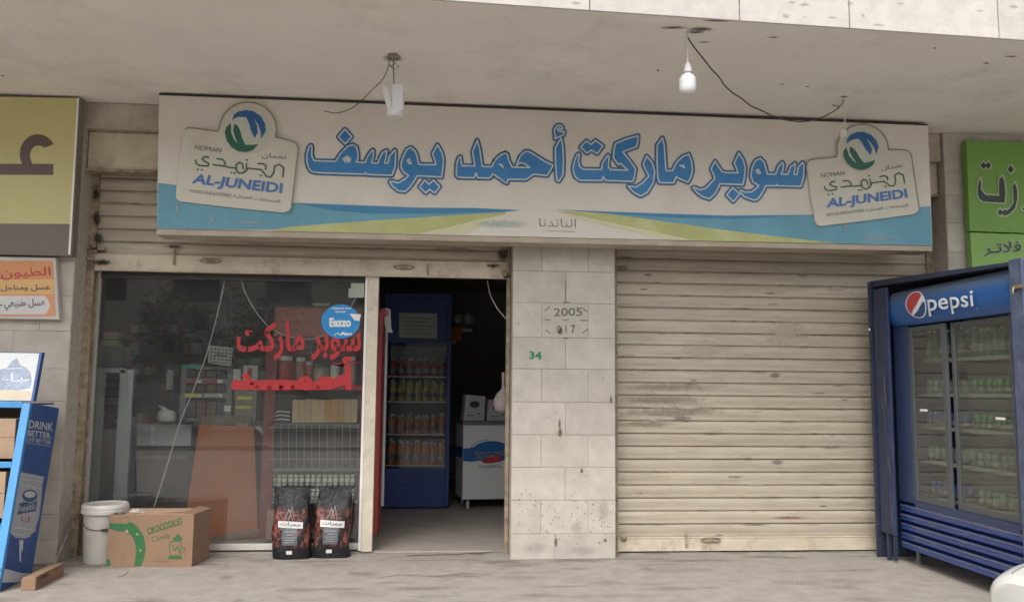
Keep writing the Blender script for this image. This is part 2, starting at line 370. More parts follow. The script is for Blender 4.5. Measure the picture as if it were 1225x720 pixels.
for i in range(len(zl)-1):
    x = XL; k = 0; ws = [.26, .5, .42, .55, .48, .5] if i % 2 else [.47, .44, .5, .46, .5, .44]
    while x > -6.2:
        wd = ws[k % 6]; block(w_left, x-wd, x, zl[i], zl[i+1]); x -= wd; k += 1
zr = [-.02, .27, .55, .84, 1.13, 1.42, 1.7, 1.99, 2.28, 2.56, 2.83, 3.11, 3.38, 3.62, ZC-.002]
for i in range(len(zr)-1):
    x = XR; k = 0; ws = [.3, .5, .45] if i % 2 else [.52, .44, .5]
    while x < 7.2:
        wd = ws[k % 3]; block(w_right, x, x+wd, zr[i], zr[i+1]); x += wd; k += 1
# plastered reveals of the openings
mb = MB(); mb.box((XL-.02, .1, 0), (XL+.002, .5, ZC)); mb.box((XL-.02, .27, 0), (XL-.005, .5, ZC)); mb.build('reveal', m_reveal, bld)
mb = MB(); mb.box((XR-.002, .1, 0), (XR+.02, .5, ZC)); mb.build('reveal', m_reveal, bld)
# plaster beam above the housings
mb = MB(); mb.box((XL+.004, .03, 3.76), (XP0-.002, .5, ZC-.003)); mb.build('beam', m_beam, bld, bevel=.01)
mb = MB(); mb.box((XP1+.002, .03, 3.72), (XR-.004, .5, ZC-.003)); mb.build('beam', m_beam, bld, bevel=.01)
# canopy: soffit sheet, slab and stone facing of the upper storey
fy = lambda x: -2.17+(x-2.47)*.043
mb = MB(); mb.hexa([(-12, fy(-12), ZC), (12, fy(12), ZC), (12, .6, ZC), (-12, .6, ZC)], [(-12, fy(-12), ZC+.3), (12, fy(12), ZC+.3), (12, .6, ZC+.3), (-12, .6, ZC+.3)]); sof = mb.build('canopy', m_plaster, bld)
mb = MB(); mb.box((-12, -2.185, ZC+.004), (12, -2.15, 6.6)); fas = mb.build('fascia', m_mortar, bld, at=Vector((2.47, -2.185, ZC)))
m_fascia = mat('fascia_stone', (.47,.44,.41), .85, .08, 8, .003, 30, dirt=(.36,.32,.27), damt=.5, dscale=6, rnd=.04)
xf = [-11.9,-10.9,-9.8,-8.7,-7.6,-6.6,-5.5,-4.4,-3.4,-2.3,-1.2,-.1,.95,1.989,2.784,3.91,4.95,6.0,7.1,8.2,9.3,10.4,11.6]
FB = None
for j, (z0, z1) in enumerate(((ZC-.012, 4.55), (4.556, 5.12), (5.126, 5.69), (5.696, 6.3))):
    for i in range(len(xf)-1):
        a, b = xf[i]+(.5 if j % 2 else 0), xf[i+1]+(.5 if j % 2 else 0)
        mb = MB(); mb.box((a+.004, -2.205, z0), (b-.004, -2.187, z1)); o = mb.build('stone_panel', m_fascia, fas, bevel=.003, seg=1)
mb = MB(); mb.box((-12, -2.1, 6.6), (12, 8, 6.8)); mb.build('roof', m_plaster, bld)
softblots([(random.uniform(-1, 5.5), random.uniform(4.02, 4.5), random.uniform(.01,.06), random.uniform(.004,.025)) for _ in range(60)], lambda x, z, l=0: Vector((x, -2.206-l, z)), 'pitting', softmat('fascia_pits', (.32,.29,.26), .4, 60), fas)
fas.rotation_euler.z = .043
# stains on the soffit round the lamps, flaking paint
gs = lambda x, y, l=0: G(x, y, ZC-.0015-l)
random.seed(11)
def blot(cx, cy, rx, ry, n=16):
    return [(cx+rx*random.uniform(.65, 1.1)*math.cos(2*math.pi*k/n), cy+ry*random.uniform(.5, 1.15)*math.sin(2*math.pi*k/n)) for k in range(n)]
softblots([(806,33.5,20,2),(838,35.5,20,3.4),(832,39,14,2),(862,25,24,2.2),(842,51,9,.9),(470,65.5,8,2.6),(787,84.5,2.6,1.6),(1118,58,2,1.6),(925,45,9,1.2),(1180,76,5,1.4),(935,101,6,.8),(966,104,4,.8),(1210,68,10,1.2),(3,91,4,.9),(1010,116,6,1.6),(470,70,14,5)], gs, 'stain', softmat('soffit_stain', (.13,.11,.095), .75), sof)
# old stains, stencils and numbers on the pillar
pl = onY(-.0045); cp7 = crop(pl, 600, 280, 3.2727)
mb = MB()
for a, b in (((170,300),(187,286)),((317,290),(335,304)),((170,335),(190,337)),((240,337),(262,337)),((310,337),(336,338)),((172,375),(190,388)),((318,386),(337,372)),((242,267),(263,267)),((240,407),(262,407))):
    fstroke(mb, [a, b], 3.6, cp7)
fstroke(mb, [(252,185),(251,262)], 2.2, cp7)
o = mb.build('stencil_dashes', m_ink, w_pil); o['kind'] = 'stuff'; mb = MB()
ftext(mb, '2005', [(204,290),(315,287),(316,320),(205,322)], cp7, 0, .012)
mb.build('lettering', m_ink, w_pil); mb = MB()
ftext(mb, '0 1 7', [(217,357),(288,355),(288,388),(218,390)], cp7, 0, .012)
mb.build('lettering', m_ink, w_pil)
mb = MB(); ftext(mb, '34', [(107,458),(157,460),(157,492),(108,488)], cp7, 0, .03); mb.build('house_number', m_green_ink, w_pil)
softblots([(670.5,396,4,6),(670,517,3.4,7),(669.5,507,1.6,9),(696,563,2.4,4),(665,648,2.5,8),(724,646,3,3),(731,478,2,6),(625,292,16,1.6)]+[(random.uniform(616,733), random.choice([random.uniform(590,664), random.uniform(300,664), random.uniform(600,640)]), random.uniform(.5,1.2), random.uniform(.5,1.5)) for _ in range(90)], pl, 'stain', softmat('rust_stain', (.13,.085,.06), .7, 90), w_pil)
softblots([(640,655,20,9),(700,658,22,7),(690,630,10,8),(722,610,8,20)], pl, 'grime', softmat('pillar_grime', (.30,.265,.225), .22, 90), w_pil, .0006)
# ------------------------------------------------------------------ roller shutters
def slat_mesh(x0, x1, z):
    prof = [(.010,0),(-.004,.002),(-.0105,.008),(-.012,.028),(-.0102,.033),(-.0125,.040),(-.0125,.070),(-.0105,.096),(-.005,.107),(.003,.112),(.010,.1185),(.022,.1185),(.022,0)]
    nx = 10; mb = MB(); vs = []
    for i in range(nx+1):
        x = x0+(x1-x0)*i/nx
        for y, h in prof: vs.append((x, .28+y, z+h))
    m = len(prof); fs = [(i*m+k, i*m+(k+1) % m, (i+1)*m+(k+1) % m, (i+1)*m+k) for i in range(nx) for k in range(m)]
    fs += [tuple(range(m)), tuple(nx*m+k for k in reversed(range(m)))]
    return mb.add(vs, fs)
def shutter(x0, x1, z0, z1):
    mb = MB(); mb.box((x0+.02, .306, z0), (x1-.02, .312, z1)); sh = mb.build('roller_shutter', m_black, bld)
    n = int((z1-z0)/.1187)+1; src = None
    for i in range(n):
        at = Vector((x0, .28+random.uniform(-.002, .002), z0+i*.1187))
        if src is None: src = slat_mesh(x0, x1, z0).build('slat', m_shutter, sh, at=Vector((x0, .28, z0)), smooth=True)
        else:
            o = share(src, 'slat', sh, at, rot=(random.uniform(-.012, .012), random.uniform(-.0006, .0006), 0))
    return sh
shL = shutter(XL+.015, XP0-.01, 2.665, 3.40)
shR = shutter(XP1+.01, XR-.015, .135, 3.40)
def rail(sh, x0, x1, z0, z1, seams):
    mb = MB(); mb.box((x0, .245, z0+.012), (x1, .30, z1)); mb.box((x0, .238, z0), (x1, .31, z0+.014)); mb.box((x0, .24, z1-.008), (x1, .3, z1+.004))
    r = mb.build('bottom_rail', m_rail, sh, bevel=.003, seg=1); return r
shade = m_guide
rail(shL, XL+.02, XP0-.012, 2.515, 2.665, ())
rail(shR, XP1+.012, XR-.02, .012, .135, ())
def lock(sh, px, py, Y=.245):
    c = P(px, py, Y); mb = MB()
    for s in (-1, 1): mb.lathe([(.012, 0), (.012, .014)], c+Vector((s*.085, -.014, 0)), 10, 'y')
    mb.tube([c+Vector((.085*math.cos(a), -.012, .02*math.sin(a))) for a in [k*math.pi/8 for k in range(17)]], .006, 6)
    mb.box(c+Vector((-.035, -.016, -.008)), c+Vector((.035, 0, .008)))
    return mb.build('lock_handle', m_guide, sh)
lock(shL, 252, 312.5); lock(shL, 483, 320); lock(shR, 850, 645)
def seam(sh, px, y0, y1):
    a, b = P(px, y0, .238), P(px, y1, .238); mb = MB(); mb.box((a.x-.008, .226, a.z), (a.x+.008, .244, b.z)); return mb.build('strap', m_guide, sh)
seam(shL, 209, 297, 317); seam(shL, 512, 316, 329); seam(shR, 821, 637, 653)
for sh, px, py in ((shL, 603.5, 327), (shR, 746, 643)):
    c = P(px, py, .236); mb = MB(); mb.lathe([(.03, 0), (.03, -.006), (.018, -.014), (.006, -.016)], c, 12, 'y'); mb.build('lock', m_guide, sh)
# peeled paint and grey scrapes on the slats
sp = onY(.2650)
softblots([(927,448.5,8,4),(930,552.5,9,4),(922,351,9,1.4),(925,364,10,1),(830,455,5,1.4),(812,500,18,3),(744,321,9,4),(775,329,6,2),(770,346,6,1.4),(960,330,9,1.4),(985,605,5,1.6),(880,570,14,1.3),(860,640,6,1.6),(895,548,6,1.3),(1010,478,6,1.2),(765,590,6,1)], sp, 'paint_wear', softmat('paint_wear', (.22,.205,.19), .8, 70), shR, .0004)
wm_ = lambda x, z, l=0: Vector((x, .2655-l, z)); random.seed(41)
softblots([(random.uniform(1.65, 4.1), .135+random.randint(1, 22)*.1187+random.uniform(-.012, .008), random.uniform(.02, .16), random.uniform(.003, .008)) for _ in range(80)], wm_, 'paint_chips', softmat('chip_dark', (.17,.13,.095), .6, 120), shR, .0003)
softblots([(random.uniform(1.65, 4.1), .135+random.randint(1, 22)*.1187+random.uniform(.0, .10), random.uniform(.03, .30), random.uniform(.003, .012)) for _ in range(90)], wm_, 'paint_chips', softmat('chip_pale', (.60,.54,.45), .55, 90), shR, .0003)
softblots([(random.uniform(-3.1, .5), random.choice([2.665, 2.784, 2.903, 3.02, 3.14, 3.26])+random.uniform(-.01, .01), random.uniform(.02, .2), random.uniform(.003, .008)) for _ in range(60)], wm_, 'paint_chips', MATS['chip_dark'], shL, .0003)
softblots([(800,463,70,6),(790,478,64,6),(800,493,75,6),(770,507,45,5)], sp, 'faded_paint', softmat('faded_paint', (.27,.215,.165), .5, 18), shR, .0003)
softblots([(778,470,8,1.5),(822,487,18,2.5),(800,500,14,3),(840,476,6,1.5),(781,503,8,2),(795,486,5,1)], sp, 'scuff', softmat('shutter_scuff', (.60,.55,.47), .7, 60), shR, .0008)
softblots([(945,619,26,2.5),(840,610,10,1),(980,470,12,1)], sp, 'rust_smear', softmat('shutter_rust', (.26,.13,.08), .6, 50), shR, .0006)
softblots([(825,487,32,7),(790,482,20,5),(1000,345,14,5),(840,420,30,14),(940,400,30,20)], sp, 'dust_patch', softmat('shutter_dust', (.56,.48,.38), .5, 20), shR, .0002)
softblots([(208,295,14,3),(118,299,12,4),(118,285,8,8),(116,262,6,12),(115,232,6,12),(122,314,14,5),(590,318,10,3),(602,305,9,9),(606,330,6,5)], onY(.2345), 'grime', softmat('grime', (.05,.04,.032), .9, 45), shL)
# housings and guides
def housing(x0, x1, name='shutter_housing'):
    mb = MB(); mb.box((x0, .10, 3.41), (x1, .2, 3.745)); h = mb.build(name, m_rail, bld, bevel=.004)
    mb = MB(); mb.box((x0-.01, .075, 3.385), (x1+.01, .21, 3.41)); mb.box((x0-.01, .085, 3.745), (x1+.01, .21, 3.76)); mb.build('edge_strip', m_guide, h, bevel=.002, seg=1); return h
housing(XL+.012, XP0-.014); housing(XP1+.014, XR-.014)
def guide(x, d, gw=.07):
    mb = MB(); mb.box((x, .235, 0), (x+d*gw, .262, 3.74)); mb.box((x, .32, 0), (x+d*gw, .34, 2.5)); mb.box((x, .262, 0), (x+d*.012, .32, 3.74))
    return mb.build('shutter_guide', m_guide, bld, bevel=.002, seg=1)
guide(XL+.002, 1); guide(XP0-.002, -1, .03); guide(XP1+.002, 1); guide(XR-.002, -1)
mb = MB()
for (px, py) in ((104,297),(112,301),(108,310),(122,298)):
    c = P(px, py, .22); mb.box(c-Vector((.035,.02,.012)), c+Vector((.03,.02,.014)))
mb.build('guide_bracket', m_guide, bld, bevel=.004, seg=1)
# ------------------------------------------------------------------ shop window and door post
win = MB(); YW = .35
a = P(107, 330, YW); xs0 = XL+.02; xs1 = -3.085; xm0, xm1 = -.70, -.575
win.box((xs0, YW-.02, .02), (xs1, YW+.04, 2.52)); wf = win.build('shop_window', m_alu, bld, bevel=.004)
mb = MB(); mb.box((xs1, YW-.012, .03), (xm0, YW+.035, .085)); mb.build('sill', mat('white_alu', (.55,.53,.49), .4, .08, 8, dirt=(.3,.26,.2), damt=.5, dscale=7), wf, bevel=.003)
mb = MB(); mb.box((xs1, YW-.012, 2.46), (xm0, YW+.035, 2.53)); mb.build('head_shadow_strip', m_black, wf)  # black strip standing in for the shadow under the shutter's bottom rail
mb = MB(); mb.box((xm0, YW-.03, .02), (xm0+.025, YW+.04, 2.53)); mb.build('white_bead', m_white, wf, bevel=.002)
mb = MB(); mb.box((xm0+.027, YW-.045, .013), (xm1, YW+.05, 2.56)); mb.build('door_post', m_cream, wf, bevel=.004)
m_glass = glass('shop_glass', (.86,.88,.87), 2.7, .01, .045, (.42,.41,.40))
mb = MB(); mb.box((xs1, YW+.008, .085), (xm0, YW+.014, 2.47)); mb.build('pane', m_glass, wf)
# red lettering painted on the glass
m_red = mat('red_vinyl', (.40,.018,.024), .5, .12, 20)
gw = onY(YW+.004); mb = MB()
ftext(mb, ar('سوبر ماركت'), [(283,385),(432,384),(432,431),(283,431)], gw, 0, .03)
ftext(mb, ar('أحمـــد'), [(279,428),(432,426),(432,467),(279,467)], gw, .0005, .03)
fpoly(mb, [(277,455),(345,454),(372,457),(400,452),(418,444),(418,458),(395,466),(277,466)], gw, .001)
mb.build('window_lettering', m_red, wf)
mb = MB(); fpoly(mb, ell(407.5,384.5,23,20.5,36), gw, .001); sk = mb.build('round_sticker', mat('sticker_blue', (.02,.25,.60), .35, .06), wf)
mb = MB(); ftext(mb, 'Eazzo', [(394,380),(420,380),(420,391),(394,391)], gw, .003, .05)
ftext(mb, 'Orthopedic Foam', [(397,367.5),(420,367.5),(420,370.5),(397,370.5)], gw, .003, .03); ftext(mb, 'System', [(401,371.5),(414,371.5),(414,374.5),(401,374.5)], gw, .003, .03)
fpoly(mb, [(418,375),(432,376),(430,384),(424,383)], gw, .003); fstroke(mb, [(400,401),(404,398),(407,401),(410,397),(413,400)], .9, gw, .003); ftext(mb, 'Alam', [(408,397),(421,397),(421,401),(408,401)], gw, .003, .03)
mb.build('sticker_print', m_white, wf)
mb = MB(); fpoly(mb, rect(417,345,436,356), gw, .001); fpoly(mb, rect(420,336,436,345), gw, .001); mb.build('paper_label', mat('faded_paper', (.34,.36,.32), .9, .1), wf)
# right jamb of the doorway
mb = MB(); mb.box((XP0-.018, .345, 0), (XP0-.004, .5, 2.56)); mb.build('door_jamb', m_reveal, bld, bevel=.003)

# ------------------------------------------------------------------ the room behind
def rm(name, a, b, m=m_room): mb = MB(); mb.box(a, b); return mb.build(name, m, bld)
rm('wall', (-4.7, .51, 0), (-4.6, 6.4, 3.2)); rm('wall', (1.6, .51, 0), (1.7, 6.4, 3.2)); rm('wall', (-4.7, 6.4, 0), (1.7, 6.5, 3.2))
rm('ceiling', (-4.7, .51, 3.1), (1.7, 6.4, 3.2)); rm('lintel', (XL, .45, 2.56), (XP0, .505, 4.0)); rm('wall', (-4.7, .45, 0), (XL-.002, .505, 3.2))
rm('wall', (XP1+.02, .42, 0), (XR-.02, .5, 4.0), m_dark)

# ------------------------------------------------------------------ main sign
YS = -.30
sign = thing('shop_sign', 'wide cream lightbox sign with big blue Arabic shop name between two logo plates', 'sign', (1.0, YS, 2.8))
m_face = mat('sign_acrylic', (.61,.575,.52), .42, .06, 1.5, dirt=(.42,.37,.30), damt=.25, dscale=1.8, stretch=(1,1,.6))
m_trim = mat('sign_trim', (.40,.34,.27), .5, .15, 6)
c1, c2, c3, c4 = P(190.5,112.5,YS), P(1110,149,YS), P(1115.5,294,YS), P(187.3,273.5,YS)
mb = MB(); mb.hexa([c4+Vector((0,.27,0)), c3+Vector((0,.27,0)), c3, c4][::-1] if False else [c4, c3, c3+Vector((0,.27,0)), c4+Vector((0,.27,0))], [c1, c2, c2+Vector((0,.27,0)), c1+Vector((0,.27,0))])
mb.build('sign_face', m_face, sign)
mb = MB()                                            # dark joint against the soffit, metal edge below
mb.hexa([c1+Vector((0,-.004,-.012)), c2+Vector((0,-.004,-.012)), c2+Vector((0,.2,-.012)), c1+Vector((0,.2,-.012))], [c1+Vector((0,-.004,.006)), c2+Vector((0,-.004,.002)), c2+Vector((0,.2,.002)), c1+Vector((0,.2,.006))])
mb.build('top_edge', m_black, sign)
mb = MB(); mb.hexa([c4+Vector((-.004,.012,-.05)), c3+Vector((.004,.012,-.05)), c3+Vector((.004,.25,-.05)), c4+Vector((-.004,.25,-.05))], [c4+Vector((-.004,.008,-.002)), c3+Vector((.004,.008,-.002)), c3+Vector((.004,.25,-.002)), c4+Vector((-.004,.25,-.002))])
mb.build('bottom_trim', m_trim, sign, bevel=.004)
ms = onY(YS-.002)
m_band = mat('band_blue', (.11,.30,.40), .45, .12, 2, dirt=(.16,.36,.44), damt=.5, dscale=3)
m_band2 = mat('band_deep_blue', (.04,.20,.38), .45, .1, 3)
m_lime = mat('band_lime', (.42,.44,.18), .45, .14, 3, dirt=(.55,.53,.38), damt=.6, dscale=3)
m_pale = mat('band_pale', (.56,.56,.36), .45, .08, 3)
mb = MB()
fpoly(mb, [(189,219),(260,227),(350,242.6),(413,245),(502,248.5),(570,249),(623,251.5),(603,254),(527,258.5),(446,264),(350,271),(324,275),(260,275),(187.5,273)], ms)
fpoly(mb, [(664,250.7),(748,254),(869,258),(970,257),(1040,254),(1113,246.5),(1115.3,293.6),(1003,291.4),(970,287.6),(869,275.5),(802,266),(721,255)], ms)
mb.build('blue_band', m_band, sign)
mb = MB()
fpoly(mb, [(352,243.2),(413,245.2),(502,248.7),(570,249.2),(623,251.6),(603,253.4),(527,255.5),(446,256),(400,252)], ms, .001)
fpoly(mb, [(664,250.9),(748,254.2),(869,258.2),(969,257.4),(880,262),(802,260.5),(721,254.6)], ms, .001)
mb.build('deep_blue_band', m_band2, sign)
mb = MB()
fpoly(mb, [(324,275),(350,271),(446,264),(527,258.5),(603,254),(606,255.5),(565,265),(527,274),(500,279.5),(330,276.3)], ms, .001)
fpoly(mb, [(664,252.5),(721,255),(802,266),(869,275.5),(970,287.6),(1003,291.2),(830,288),(812,283.6),(748,270),(700,260)], ms, .001)
mb.build('lime_band', m_lime, sign)
mb = MB()
fpoly(mb, [(527,274),(565,265),(606,255.5),(600,259),(575,270),(556,280),(500,279.5)], ms, .0015)
fpoly(mb, [(664,252.5),(700,260),(748,270),(812,283.6),(830,288),(800,287),(748,275),(700,264)], ms, .0015)
mb.build('pale_band', m_pale, sign)
Z = lambda o, s, *pts: [(o[0]+x/s, o[1]+y/s) for x, y in pts]
r1, r2, r3, r4, r5, r6, r7, r8 = ((360,145),9.6), ((440,160),9.0), ((535,155),10.286), ((595,140),8.467), ((680,150),9.6), ((740,150),7.58), ((825,170),9.0), ((880,175),9.6)
L = []                                                # (outline, holes)
L.append((Z(*r1,(118,278),(130,300),(124,350),(126,400),(150,455),(270,460),(400,462),(430,410),(480,345),(540,290),(600,272),(640,300),(655,370),(655,430),(635,470),(735,478),(750,440),(790,370),(825,332))
  + Z(*r2,(62,185),(60,240),(40,318),(110,318),(130,260),(160,205),(205,180),(198,250),(180,318),(218,318),(230,250),(290,175),(300,200),(295,350),(260,450),(0,440))
  + Z(*r1,(760,614),(745,592),(730,610),(400,600),(180,592),(120,580),(85,530),(66,450),(68,380),(85,315),(105,282)), [Z(*r1,(482,435),(530,402),(572,430),(560,470),(510,470))]))
L.append((Z(*r1,(505,95),(582,180),(510,262),(430,182)), []))
L.append((Z(*r2,(750,120),(775,160),(800,210),(815,280),(808,370),(795,468),(530,455),(500,510),(450,580),(400,625),(330,615),(270,570),(235,520),(250,512),(330,530),(400,490),(440,450),(390,420),(360,370),(360,310),(385,240),(420,170),(465,150),(510,190),(535,260),(548,332),(735,335),(720,280),(697,218)), [Z(*r2,(420,288),(445,272),(470,325),(440,322))]))
L.append((Z(*r2,(612,500),(660,545),(705,500),(775,570),(720,640),(665,600),(625,640),(557,575)), []))
L.append((Z(*r3,(165,335),(172,390),(180,447),(340,450),(325,360),(312,272),(370,132),(400,240),(415,350),(430,455),(545,460),(590,380),(650,320))
  + Z(*r4,(80,366),(105,385),(115,440),(150,508),(330,513),(275,472),(230,466),(192,492),(230,400),(280,352),(320,350),(400,400),(480,450),(565,490),(540,540),(505,595),(370,580),(290,635),(112,630),(97,672),(70,660),(30,628))
  + Z(*r3,(560,548),(545,580),(520,600),(375,595),(355,535),(330,595),(135,590),(110,560),(115,430),(140,350)), [Z(*r3,(638,425),(670,432),(688,468))]))
L.append((Z(*r4,(645,215),(658,270),(665,330),(670,450),(665,580),(645,620),(622,652),(602,640),(594,540),(588,450),(588,310)), []))
L.append((Z(*r4,(582,222),(590,190),(578,165),(580,125),(605,90),(640,85),(662,112),(648,132),(625,112),(608,130),(635,152),(680,148),(670,185),(620,205)), []))
L.append((Z(*r5,(122,328),(128,350),(115,410),(128,470),(165,505),(380,510),(390,440),(420,390),(455,342),(470,362),(462,420),(458,480),(490,512),(680,515),(600,437),(575,455),(515,372),(522,290),(540,212),(660,160),(800,120),(796,190),(785,245),(625,307),(700,400),(772,500),(762,570),(740,645),(430,635),(400,592),(385,635),(130,632),(75,590),(52,500),(70,410),(100,340)), []))
L.append((Z(*r5,(205,180),(262,222),(310,175),(397,240),(330,328),(262,285),(215,322),(138,252)), []))
L.append((Z(*r6,(255,280),(305,340),(328,420),(315,520),(260,610),(200,642),(140,610),(85,552),(160,560),(220,520),(275,462),(245,405),(224,358)), []))
L.append((Z(*r6,(398,115),(415,180),(422,300),(430,412),(490,412),(520,345),(580,285),(637,262),(660,325),(672,410),(655,470),(630,517),(520,470),(500,522),(370,520),(355,470),(348,330),(350,180)), [Z(*r6,(555,365),(588,362),(600,388))]))
L.append((Z(*r7,(530,120),(560,165),(583,210),(600,280),(590,380),(575,460),(325,450),(300,510),(270,560),(215,612),(140,590),(80,545),(36,492),(60,490),(110,515),(170,500),(220,452),(270,397),(258,350),(230,290),(275,207),(310,265),(350,320),(400,330),(520,332),(505,280),(480,230)), []))
L.append((Z(*r7,(465,490),(540,560),(470,642),(400,570)), []))
L.append((Z(*r8,(285,140),(330,190),(350,260),(365,322),(460,322),(490,240),(535,187),(550,205),(545,270),(525,322),(600,322),(630,240),(685,197),(685,260),(668,325),(705,325),(720,240),(770,187),(786,220),(780,350),(750,462),(485,455),(475,440),(465,455),(345,455),(310,530),(270,590),(240,617),(200,617),(100,580),(52,525),(60,505),(110,527),(180,527),(240,485),(265,452),(200,412),(176,345),(190,240),(230,165)), [Z(*r8,(235,278),(262,265),(288,308),(257,316))]))
m_ldark = mat('letter_outline', (.05,.135,.26), .45, .08); m_llight = mat('letter_inline', (.50,.57,.62), .45, .05); m_lblue = mat('letter_blue', (.03,.19,.45), .42, .12, 3)
for o, hs_ in L:
    mb = MB(); fpoly(mb, o, ms, .003, hs_); lt_ = mb.build('letter', m_lblue, sign)
    mb = MB(); fstroke(mb, o, 6.2, ms, .0015, True, 10); mb.build('letter_outline', m_ldark, lt_)
    mb = MB(); fstroke(mb, o, 1.7, ms, .0045, True, 8)
    for h in hs_: fstroke(mb, h, 1.5, ms, .0045, True, 6)
    mb.build('letter_inline', m_llight, lt_)
mb = MB(); ftext(mb, ar('الناتدنا'), [(645,261),(689,262),(689,272),(645,271)], ms, .001, 0); fstroke(mb, [(655,276),(688,277.5)], .6, ms, .001)
mb.build('faded_print', mat('faded_ink', (.27,.25,.22), .8, .3, 60), sign)
# logo plates: one design, set down twice with its own tilt
def plate(A):
    """A maps the design's own units to the sign"""
    base = lambda x, y, l=0: P(*A(x, y), YS-.03-l)
    out = [(65,225),(80,190),(100,180),(265,203)]+[(440+165*math.cos(math.radians(t)), 192+158*math.sin(math.radians(t))) for t in range(180, 379, 9)]+[(690,258),(715,270),(731,300),(715,430),(690,640),(678,662),(650,670),(350,640),(50,605),(30,592),(24,570),(40,400)]
    mb = MB(); mb.prism([P(*A(x, y), YS-.028) for x, y in out], (0, .027, 0)); pl_ = mb.build('logo_plate', mat('plate_cream', (.56,.535,.46), .45, .06, 4), sign, bevel=.006)
    mb = MB(); fstroke(mb, [(80,190),(100,181),(265,203)]+[(440+163*math.cos(math.radians(t)), 192+156*math.sin(math.radians(t))) for t in range(186, 376, 9)]+[(690,259),(715,271),(729,300)], 7, base, .001)
    fstroke(mb, [(729,300),(713,430),(688,640),(676,660),(650,668)], 6, base, .001); mb.build('plate_edge', mat('plate_edge', (.21,.22,.15), .5, .1), pl_)
    E2 = lambda x, y, l=0: base((250+x/9-205)*4.8, y/9*4.8, l)
    mb = MB(); fpoly(mb, [(250,262),(270,200),(320,165),(400,150),(480,165),(560,220),(605,300),(610,380),(560,462),(556,385),(530,310),(488,250),(520,330),(525,395),(505,430),(492,455),(450,370),(430,290),(400,230),(330,225),(280,240)], E2, .0025); mb.build('emblem_blue', mat('emblem_blue', (.025,.11,.29), .45, .08), pl_)
    mb = MB(); fpoly(mb, [(235,295),(190,330),(170,390),(190,480),(240,550),(310,595),(400,605),(480,580),(530,520),(470,527),(390,525),(355,450),(335,370),(305,315),(275,300),(260,360),(275,430),(305,510),(270,470),(240,400)], E2, .0025); mb.build('emblem_green', mat('emblem_green', (.025,.12,.085), .45, .08), pl_)
    mb = MB(); fpoly(mb, ell(440,205,137,127,36, 40, 190)+ell(440,200,131,131,36,190,40), base, .0015)
    fpoly(mb, ell(438,192,130,132,40), base, .0012); mb.build('emblem_disc', mat('emblem_pale', (.50,.52,.46), .45, .05), pl_)
    mb = MB()
    for st in ([(640,465),(645,412),(620,393),(592,402),(588,440),(570,465),(545,462),(530,440),(515,423),(440,415),(418,438),(390,443),(372,428),(372,395),(392,380),(410,392),(412,420)], [(497,388),(528,390),(545,402),(540,420)], [(240,395),(300,402),(330,410),(370,414)], [(262,360),(295,365),(310,385),(300,403)], [(212,352),(190,348),(175,362),(195,378),(215,388),(210,402),(160,400),(140,385),(140,368)], [(432,390),(430,425),(412,440),(395,442)]):
        fstroke(mb, st, 8.5, base, .003)
    for c in ((433,368),(152,422),(176,424),(345,440),(362,443),(515,457)): fpoly(mb, ell(*c,6,6,8), base, .004)
    mb.build('green_script', mat('logo_green', (.04,.12,.06), .5, .1), pl_)
    mb = MB(); ftext(mb, 'AL-JUNEIDI', [(136,446),(641,500),(632,577),(110,517)], base, .003, .03); mb.build('name_lettering', mat('logo_blue', (.05,.16,.42), .45, .1), pl_)
    for s_, q_ in (('NOMAN', [(138,280),(290,300),(283,326),(131,307)]), (ar('نعمان'), [(520,322),(660,338),(656,370),(517,360)]), ('FOOD INDUSTRIES', [(108,536),(345,562),(343,580),(106,554)]), (ar('للصناعات الغذائية'), [(355,563),(625,594),(622,616),(353,585)])):
        mb = MB(); ftext(mb, s_, q_, base, .003, .0); mb.build('lettering', mat('small_print', (.16,.17,.15), .6, .1), pl_)
plate(lambda x, y: (205+x/4.8, 115+y/4.8))
def A2(x, y):                                         # from the left plate's corners to the right plate's
    x0, y0 = 100, 180; d = (700-x0)*(600-y0)-(35-x0)*(260-y0)
    u = ((x-x0)*(600-y0)-(y-y0)*(35-x0))/d; v = ((700-x0)*(y-y0)-(260-y0)*(x-x0))/d
    X_ = 50+u*(632-50)+v*(98-50); Y_ = 262+u*(202-262)+v*(670-262)
    return 960+X_/5.14, 140+Y_/5.14
plate(A2)
softblots([(254,262,3,9),(1012,268,5,10),(980,277,5,2),(212,250,3,12),(600,268,40,6),(1050,285,30,4),(300,266,30,3)], ms, 'scuff', softmat('scuff', (.42,.50,.50), .5, 40), sign, .006)
# ------------------------------------------------------------------ yellow and brown sign on the left wall
ys_ = thing('yellow_sign', 'large yellow sign with a brown band and one thick brown Arabic letter, far left', 'sign', (-3.6, -.12, 2.6))
Yy = -.12
q = [P(-260,108,Yy), P(96,118,Yy), P(85.5,306,Yy), P(-260,301,Yy)]
q[0].x = q[3].x = -5.4; q[0].z = q[1].z; q[3].z = q[2].z
mb = MB(); mb.hexa([q[3], q[2], q[2]+Vector((0,.11,0)), q[3]+Vector((0,.11,0))], [q[0], q[1], q[1]+Vector((0,.11,0)), q[0]+Vector((0,.11,0))])
mb.build('sign_frame', mat('bronze_frame', (.19,.165,.14), .45, .1), ys_, bevel=.006)
my = onY(Yy-.004)
mb = MB(); fpoly(mb, [(-240,113),(92.5,117.5),(83.5,268),(-240,266)], my); mb.build('yellow_face', mat('sign_yellow', (.50,.46,.21), .4, .06, 1), ys_)
mb = MB(); fpoly(mb, [(-240,266),(83.5,268),(81,304),(-240,298)], my, .0005); mb.build('brown_band', mat('sign_brown', (.13,.105,.095), .4, .06), ys_)
